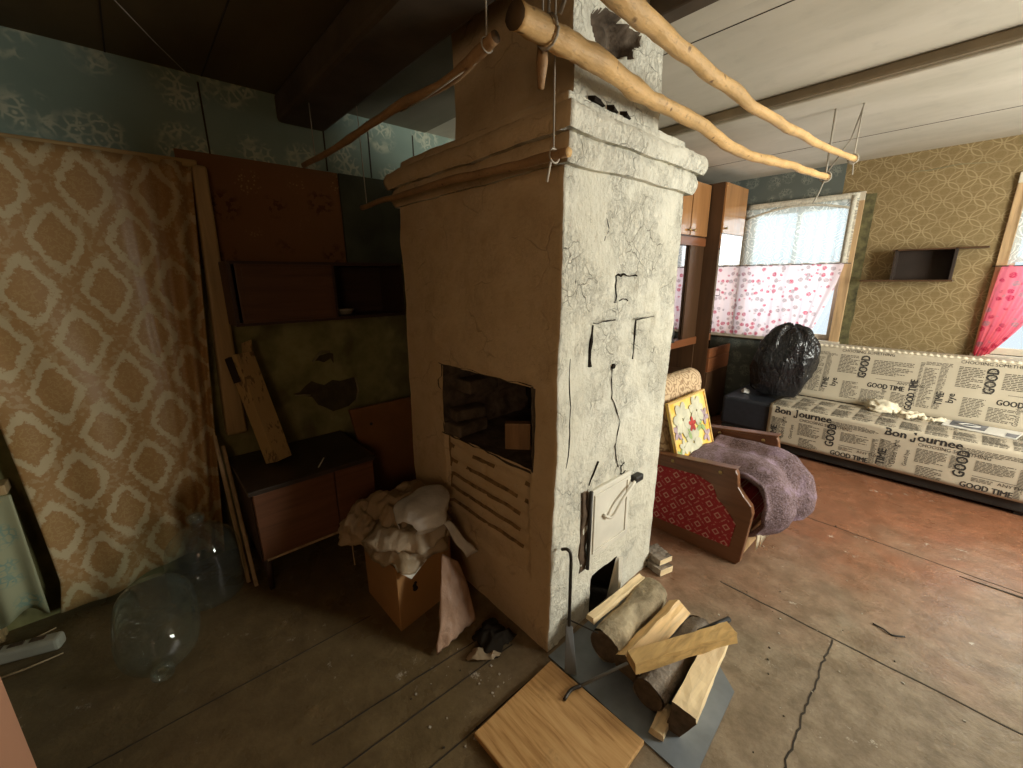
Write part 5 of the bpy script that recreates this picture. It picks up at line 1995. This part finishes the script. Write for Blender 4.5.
def back_surf(u, h, lift=0.0):
    """h along the slanted back, 0 at the seat, 0.5 at the top"""
    n_ = Vector((0, -0.94, 0.34))
    base = Vector((u, 4.645, 0.475)) + Vector((0, 0.34, 0.94)) * h
    w = 0.004 * noise.noise(Vector((u * 3, h * 4, 5)))
    if h > 0.5:
        k = h - 0.5
        return Vector((u, 4.645 + 0.17 + k * 0.95, 0.475 + 0.47 + 0.012 * sin(min(1, k / 0.06) * pi / 2) + lift))
    return base + n_ * (lift + w)


b = MB()
b.grid(lambda u, v: back_surf(u, v), rng(-1.30, 0.535, 0.03), merged(rng(0, 0.5, 0.04), rng(0.5, 0.62, 0.02)))
b.build('cloth', 'news', bv, smooth=True, solid=0.006)
b = MB()
b.grid(lambda u, v: back_surf(u, 0.495 + v * 0.02, 0.006 + 0.004 * sin(u * 160)), rng(-1.30, 0.535, 0.008), [0, 0.5, 1])
b.build('ruffle', 'white_cloth', bv, smooth=True, solid=0.004)
pr = Print(lambda u, v: back_surf(u, v, 0.0045))
for k, ox in enumerate((-0.98, -0.225)):
    pr.column(ox + 0.03, ox + 0.11, 0.06, 0.40, 0.012, 90 + k)
    pr.text('TIME', ox + 0.175, 0.10, 0.045, 0.8, 90, 0, 0.004)
    pr.column(ox + 0.22, ox + 0.36, 0.26, 0.44, 0.013, 94 + k)
    pr.text('GOOD', ox + 0.43, 0.24, 0.062, 0.75, 90, 0, 0.006)
    pr.text('GOOD TIME', ox + 0.45, 0.17, 0.042, 0.75, 0, 0, 0.004)
    pr.column(ox + 0.46, ox + 0.72, 0.28, 0.42, 0.013, 97 + k)
    pr.text('ANYTHING', ox + 0.64, 0.225, 0.022, 1.1)
    pr.rule(ox + 0.50, ox + 0.74, 0.25, 0.003)
    pr.text('bye', ox + 0.235, 0.13, 0.045, 0.9, 90, 0, 0.003)
    pr.column(ox + 0.28, ox + 0.40, 0.04, 0.2, 0.012, 101 + k)
    pr.text('Good night', ox + 0.58, 0.03, 0.03, 0.8, 90)
    pr.text('GOOD TIME', ox + 0.765, 0.02, 0.045, 0.75, 90, 0, 0.006)
    pr.text('CHOOSING SOMETHING', ox + 0.22, 0.46, 0.026, 0.9)
    pr.column(ox + 0.62, ox + 0.72, 0.04, 0.16, 0.012, 104 + k)
    pr.column(ox + 0.0, ox + 0.025, 0.06, 0.44, 0.012, 120 + k)
    pr.column(ox + 0.12, ox + 0.165, 0.06, 0.42, 0.011, 122 + k)
    pr.column(ox + 0.37, ox + 0.425, 0.24, 0.44, 0.011, 124 + k)
    pr.column(ox + 0.42, ox + 0.56, 0.03, 0.15, 0.011, 126 + k)
    pr.column(ox + 0.03, ox + 0.2, 0.41, 0.45, 0.010, 128 + k)
pr.b.build('printed_text', ['ink', 'ink_grey'], bv, recalc=False)

# black rubbish bag on the sofa
b = MB()
bmesh.ops.create_icosphere(b.bm, subdivisions=6, radius=1.0)
for v in b.bm.verts:
    p = v.co.copy()
    n1 = noise.noise(p * 1.2 + Vector((4, 0, 0)))
    a = math.atan2(p.y, p.x)
    up = max(0.0, p.z)
    # pleats running up to the gathered top, slack creases round the belly
    pl = sin(a * 9 + 2.2 * noise.noise(p * 2) + p.z * 1.5) * 0.05 * up ** 1.2
    cr = 0.25 - abs(noise.noise(Vector((p.x * 1.5 + p.z * 0.9, p.y * 1.5, p.z * 1.7 - p.x * 0.9)) + Vector((0, 5, 0))))
    cr2 = 0.2 - abs(noise.noise(Vector((p.x * 3.2 - p.z * 2.2, p.y * 3.2, p.z * 5 + p.x * 1.5)) + Vector((0, 0, 3))))
    k = 1 + 0.14 * n1 + 0.16 * cr + 0.045 * cr2 + pl * 1.3
    q = Vector((p.x, p.y, p.z))
    q.x = math.copysign(abs(q.x) ** 0.70, q.x)
    q.y = math.copysign(abs(q.y) ** 0.8, q.y)
    q *= k
    zz = max(q.z, -0.80)
    v.co = Vector((-1.135 + q.x * 0.245 + 0.05 * zz, 4.47 + q.y * 0.15, 0.785 + zz * 0.36))
o = b.build('rubbish_bag', 'trash', None, smooth=True)
tag(o, 'bulging black plastic rubbish bag standing on the left end of the sofa', 'bag')
crumple('plastic_scrap', 'small whitish crumpled plastic at the foot of the black bag', 'scrap', (-1.40, 4.40, 0.475), (0.035, 0.03, 0.03), 'bag_white', 1.3, 0.2, 0.6, sub=3)

# things lying on the seat
crumple('cloth_bundle', 'cream crumpled cloth bundle on the middle of the sofa seat', 'cloth', (-0.385, 4.60, 0.495), (0.105, 0.075, 0.065), 'white_cloth', 6.2, 0.3, 0.4, sub=4, sharp=1.5)
random.seed(5)
for k, (p0, p1, lab) in enumerate((((-0.36, 4.55, 0.478), (-0.14, 4.63, 0.485), 'twisted cream cloth strip on the sofa, closest to the bundle'),
                                   ((-0.23, 4.47, 0.478), (-0.13, 4.62, 0.482), 'twisted cream cloth strip, the steep one in the middle of the strips'),
                                   ((-0.12, 4.52, 0.478), (0.00, 4.58, 0.478), 'twisted cream cloth strip nearest the newspaper sheet'))):
    p0, p1 = Vector(p0), Vector(p1)
    P = [p0 + (p1 - p0) * i / 8 + Vector((random.uniform(-1, 1) * 0.012, random.uniform(-1, 1) * 0.012, random.uniform(0, 0.008))) for i in range(9)]
    tag(MB().tube(smooth_poly(P, 3), [0.016 + 0.005 * sin(i * 1.3) for i in range(25)], 9, wob=0.3).build('cloth_strip', 'white_cloth', smooth=True), lab, 'cloth strip', 'cloth strips on the sofa')
nw = thing('newspaper', 'folded grey newspaper sheet with a photograph lying on the sofa seat', 'newspaper', (0.15, 4.62, 0.468))
MB().hexa([(-0.02, 4.475, 0.468), (0.35, 4.42, 0.468), (0.40, 4.66, 0.468), (0.01, 4.72, 0.468), (-0.02, 4.475, 0.474), (0.35, 4.42, 0.474), (0.40, 4.66, 0.476), (0.01, 4.72, 0.478)]).build('sheet', 'paper', nw)
b = MB()
b.face([b.v(p) for p in ((0.02, 4.50, 0.4755), (0.20, 4.475, 0.4755), (0.225, 4.63, 0.479), (0.035, 4.665, 0.479))])
b.face([b.v(p) for p in ((0.30, 4.44, 0.4755), (0.348, 4.432, 0.4755), (0.37, 4.53, 0.477), (0.31, 4.54, 0.477))])
b.build('photograph', 'photo_grey', nw, recalc=False)
MB().tube(smooth_poly([(0.07, 4.56, 0.479), (0.12, 4.60, 0.480), (0.18, 4.57, 0.479), (0.12, 4.53, 0.478), (0.07, 4.56, 0.479)], 4), 0.004, 5).build('picture_highlight', 'paper', nw)

# ------------------------------------------------------------------ armchair
ac = thing('armchair', 'wood-sided armchair with red diamond upholstery beside the stove', 'armchair', (-1.1, 2.65, 0))


def arm_side(y0, y1, name):
    prof = [(-1.45, 0.0), (-0.66, 0.0), (-0.645, 0.02), (-0.615, 0.36), (-0.64, 0.41), (-0.68, 0.435), (-0.70, 0.47), (-0.715, 0.545), (-0.735, 0.575), (-1.45, 0.50)]
    prof = [(-1.50, 0.0), (-1.45, 0.0), (-0.66, 0.0), (-0.640, 0.03), (-0.612, 0.34), (-0.625, 0.385), (-0.665, 0.425), (-0.70, 0.47), (-0.712, 0.54), (-0.725, 0.565), (-1.50, 0.475)]
    b = MB().prism(prof, lambda p: (p[0], y0, p[1]), lambda p: (p[0], y1, p[1]))
    o = b.build(name, 'chair_wood', ac, bevel=0.005)
    return o


sd = arm_side(2.294, 2.334, 'side_panel')
insert = [(-1.46, 0.065), (-0.705, 0.095), (-0.685, 0.25), (-0.75, 0.325), (-0.80, 0.365), (-0.83, 0.435), (-0.92, 0.465), (-1.46, 0.42)]
MB().prism(insert, lambda p: (p[0], 2.288, p[1]), lambda p: (p[0], 2.297, p[1])).build('red_insert', 'red_fabric', sd, bevel=0.003)
for x, z in ((-0.80, 0.525), (-1.08, 0.50)):
    MB().lathe([(0, 0), (0.012, 0.0), (0.010, 0.005), (0, 0.006)], 12, (x, 2.294, z), Matrix.Rotation(pi / 2, 3, 'X')).build('screw_cap', 'brass', sd, smooth=True)
sd2 = arm_side(2.985, 3.025, 'side_panel')
MB().prism(insert, lambda p: (p[0], 2.979, p[1] - 0.0), lambda p: (p[0], 2.988, p[1])).build('red_insert', 'red_fabric', sd2, bevel=0.003)
for x, z in ((-0.80, 0.525), (-1.08, 0.50)):
    MB().lathe([(0, 0), (0.012, 0.0), (0.010, 0.005), (0, 0.006)], 12, (x, 2.985, z), Matrix.Rotation(pi / 2, 3, 'X')).build('screw_cap', 'brass', sd2, smooth=True)
MB().hexa([(-1.5, 2.975, 0.478), (-0.72, 2.975, 0.567), (-0.72, 3.045, 0.567), (-1.5, 3.045, 0.478), (-1.5, 2.975, 0.492), (-0.715, 2.975, 0.582), (-0.715, 3.045, 0.582), (-1.5, 3.045, 0.492)]).build('arm_top', 'chair_wood', ac, bevel=0.004)
MB().hexa([(-1.5, 2.284, 0.478), (-0.72, 2.284, 0.567), (-0.72, 2.344, 0.567), (-1.5, 2.344, 0.478), (-1.5, 2.284, 0.488), (-0.715, 2.284, 0.577), (-0.715, 2.344, 0.577), (-1.5, 2.344, 0.488)]).build('arm_top', 'chair_wood', ac, bevel=0.004)
MB().box(-1.42, -0.66, 2.335, 2.984, 0.16, 0.41).build('seat', 'red_fabric', ac, bevel=0.04, seg=4)
MB().box(-0.67, -0.648, 2.335, 2.984, 0.04, 0.16).build('front_rail', 'win_wood', ac, bevel=0.004)
# backrest: slanted, rolled top in beige
b = MB()
pf = [(-1.12, 0.40), (-1.235, 0.80), (-1.235, 0.86), (-1.25, 0.92), (-1.30, 0.955), (-1.36, 0.945), (-1.395, 0.90), (-1.385, 0.40)]
b.prism(pf, lambda p: (p[0], 2.345, p[1]), lambda p: (p[0], 2.975, p[1]))
b.build('backrest', 'scroll', ac, bevel=0.03, seg=4)
# fringe below the blanket
b = MB()
random.seed(8)
for k in range(26):
    y = 2.40 + k * 0.022
    b.tube([(-0.600, y, 0.17), (-0.598 + random.uniform(-.004, .004), y + random.uniform(-.006, .006), 0.07)], [0.007, 0.003], 5)
b.build('fringe', 'fringe', ac, smooth=True)

# yellow flower panel leaning on the backrest
fp = thing('picture_panel', 'yellow framed flower picture leaning on the armchair backrest', 'picture', (-1.10, 2.62, 0.45))
ex, ez = Vector((0, 1, 0)), Vector((-0.275, 0, 0.962)).normalized()
en = ex.cross(ez)
if en.x < 0:
    en = -en
PO = Vector((-1.085, 2.60, 0.43)) + en * 0.012


def pp(u, v, d_=0.0): return PO + ex * u + ez * v + en * d_


def pbox(b, u0, u1, v0, v1, d0, d1, mi=0):
    b.hexa([pp(u0, v0, d0), pp(u1, v0, d0), pp(u1, v1, d0), pp(u0, v1, d0), pp(u0, v0, d1), pp(u1, v0, d1), pp(u1, v1, d1), pp(u0, v1, d1)], mi)


b = MB()
hw, hh = 0.257, 0.415
pbox(b, -hw, hw, 0, hh, 0, 0.012)
b.build('panel', 'flowers', fp)
b = MB()
for q in ((-hw, hw, hh - 0.014, hh), (-hw, hw, 0, 0.014), (-hw, -hw + 0.014, 0.014, hh - 0.014), (hw - 0.014, hw, 0.014, hh - 0.014)):
    pbox(b, *q, 0.012, 0.02)
b.build('frame', 'gold_frame', fp, bevel=0.003)


def blossom(u, v, r, n, mat, name, rot=0.0, depth=0.016):
    b = MB()
    for k in range(n):
        a = rot + 2 * pi * k / n
        P = []
        for j in range(10):
            t = 2 * pi * j / 10
            lx, ly = r * 0.55 + r * 0.48 * cos(t), r * 0.30 * sin(t)
            P.append(b.v(pp(u + lx * cos(a) - ly * sin(a), v + lx * sin(a) + ly * cos(a), depth + 0.0006 * k)))
        b.face(P)
    b.build(name, mat, fp, recalc=False, solid=0.0015)


blossom(-0.11, 0.28, 0.115, 7, 'petal_white', 'painted_flower', 0.3)
blossom(0.09, 0.30, 0.10, 7, 'petal_white', 'painted_flower', 0.1)
blossom(-0.02, 0.11, 0.115, 7, 'petal_white', 'painted_flower', 0.6)
blossom(-0.15, 0.11, 0.055, 5, 'petal_white', 'painted_flower', 0.2)
blossom(0.0, 0.225, 0.05, 5, 'petal_red', 'painted_flower', 0.2, 0.019)
blossom(0.185, 0.24, 0.06, 5, 'petal_mauve', 'painted_flower', 0.9)
blossom(0.18, 0.11, 0.055, 4, 'petal_mauve', 'painted_flower', 0.4)
blossom(-0.19, 0.22, 0.06, 5, 'petal_mauve', 'painted_flower', 0.1)
blossom(-0.06, 0.19, 0.06, 4, 'petal_green', 'painted_leaf', 0.4)
blossom(0.12, 0.19, 0.06, 3, 'petal_green', 'painted_leaf', 1.4)
blossom(-0.2, 0.06, 0.07, 4, 'petal_green', 'painted_leaf', 0.9)
b = MB()
b.tube([pp(*p, 0.014) for p in ((-0.2, 0.04), (-0.06, 0.14), (0.06, 0.17), (0.2, 0.17))], 0.003, 5)
b.tube([pp(*p, 0.014) for p in ((-0.02, 0.13), (0.0, 0.2), (0.06, 0.26))], 0.003, 5)
b.build('painted_stem', 'petal_green', fp)
tag(MB().hexa([(-1.135, 2.93, 0.43), (-1.12, 2.93, 0.43), (-1.12, 2.98, 0.43), (-1.135, 2.98, 0.43), (-1.20, 2.93, 0.70), (-1.185, 2.93, 0.70), (-1.185, 2.98, 0.66), (-1.20, 2.98, 0.66)]).build('grey_card', 'sheet'),
    'grey card tucked beside the yellow picture in the armchair', 'card')


# knitted blanket over the seat
def blanket(u, v):
    # u across the chair (0 near arm, 1 far arm), v from the back over the front edge
    y = 2.345 + 0.63 * u
    path = [(-1.07, 0.47), (-0.95, 0.475), (-0.82, 0.49), (-0.70, 0.50), (-0.60, 0.475), (-0.525, 0.39), (-0.495, 0.28), (-0.525, 0.19), (-0.565, 0.14)]
    s_ = v * (len(path) - 1)
    i = min(int(s_), len(path) - 2)
    t = s_ - i
    x = path[i][0] + (path[i + 1][0] - path[i][0]) * t
    z = path[i][1] + (path[i + 1][1] - path[i][1]) * t
    if v > 0.45:
        k = (v - 0.45) / 0.55
        y += 0.06 * k * (1 - u) * 1.2 - 0.02 * k * u
        x += 0.05 * sin(u * 2.4) * k - 0.09 * k * (1 - u) ** 2
        z += -0.06 * k * (1 - u) * 0 + 0.07 * k * k * (u - 0.3)
    w = 0.046 * sin(u * 15 + v * 5 + 2 * noise.noise(Vector((u * 2, v * 2, 0)))) * (0.25 + v) + 0.02 * noise.noise(Vector((u * 5, v * 6, 4)))
    x += w * (0.2 + v * 0.8)
    z += w * (1 - v * 0.5) + 0.005
    return (x, y, z)


b = MB()
b.grid(blanket, rng(0, 1, 0.02), rng(0, 1, 0.015))
o = b.build('knitted_blanket', 'knit', None, smooth=True, solid=0.022)
tag(o, 'mauve knitted blanket spread over the armchair seat and front', 'blanket')

# ------------------------------------------------------------------ bits on the floor
tag(MB().tube(smooth_poly([(-0.06, 2.33, 0.004), (-0.02, 2.32, 0.006), (0.01, 2.31, 0.004), (0.05, 2.34, 0.004)], 4), 0.0035, 6).build('twig', 'black', smooth=True), 'short dark bent twig alone on the worn floor', 'twig')
random.seed(21)
b = MB()
for k in range(90):
    x, y = random.choice(((random.uniform(-0.7, 0.9), random.uniform(1.2, 3.2)), (random.uniform(-1.35, -0.9), random.uniform(0.5, 0.9)), (random.uniform(-0.6, 0.0), random.uniform(1.0, 2.2))))
    if -0.99 < x < -0.33 and 1.05 < y < 1.65 or (-0.95 < x < -0.49 and 0.62 < y < 1.07):
        continue
    r = random.uniform(0.0015, 0.0045)
    b.obox((x, y, r * 0.4), (r * 2, r * random.uniform(0.8, 2), r), Matrix.Rotation(random.uniform(0, 3), 3, 'Z'), random.choice((0, 0, 1)))
o = b.build('floor_litter', ['socket_grey', 'seam'])
tag(o, 'crumbs and chips scattered over the worn floor', 'litter', kind='stuff')

for o in list(bpy.data.objects):
    if '_o' in o:
        del o['_o']
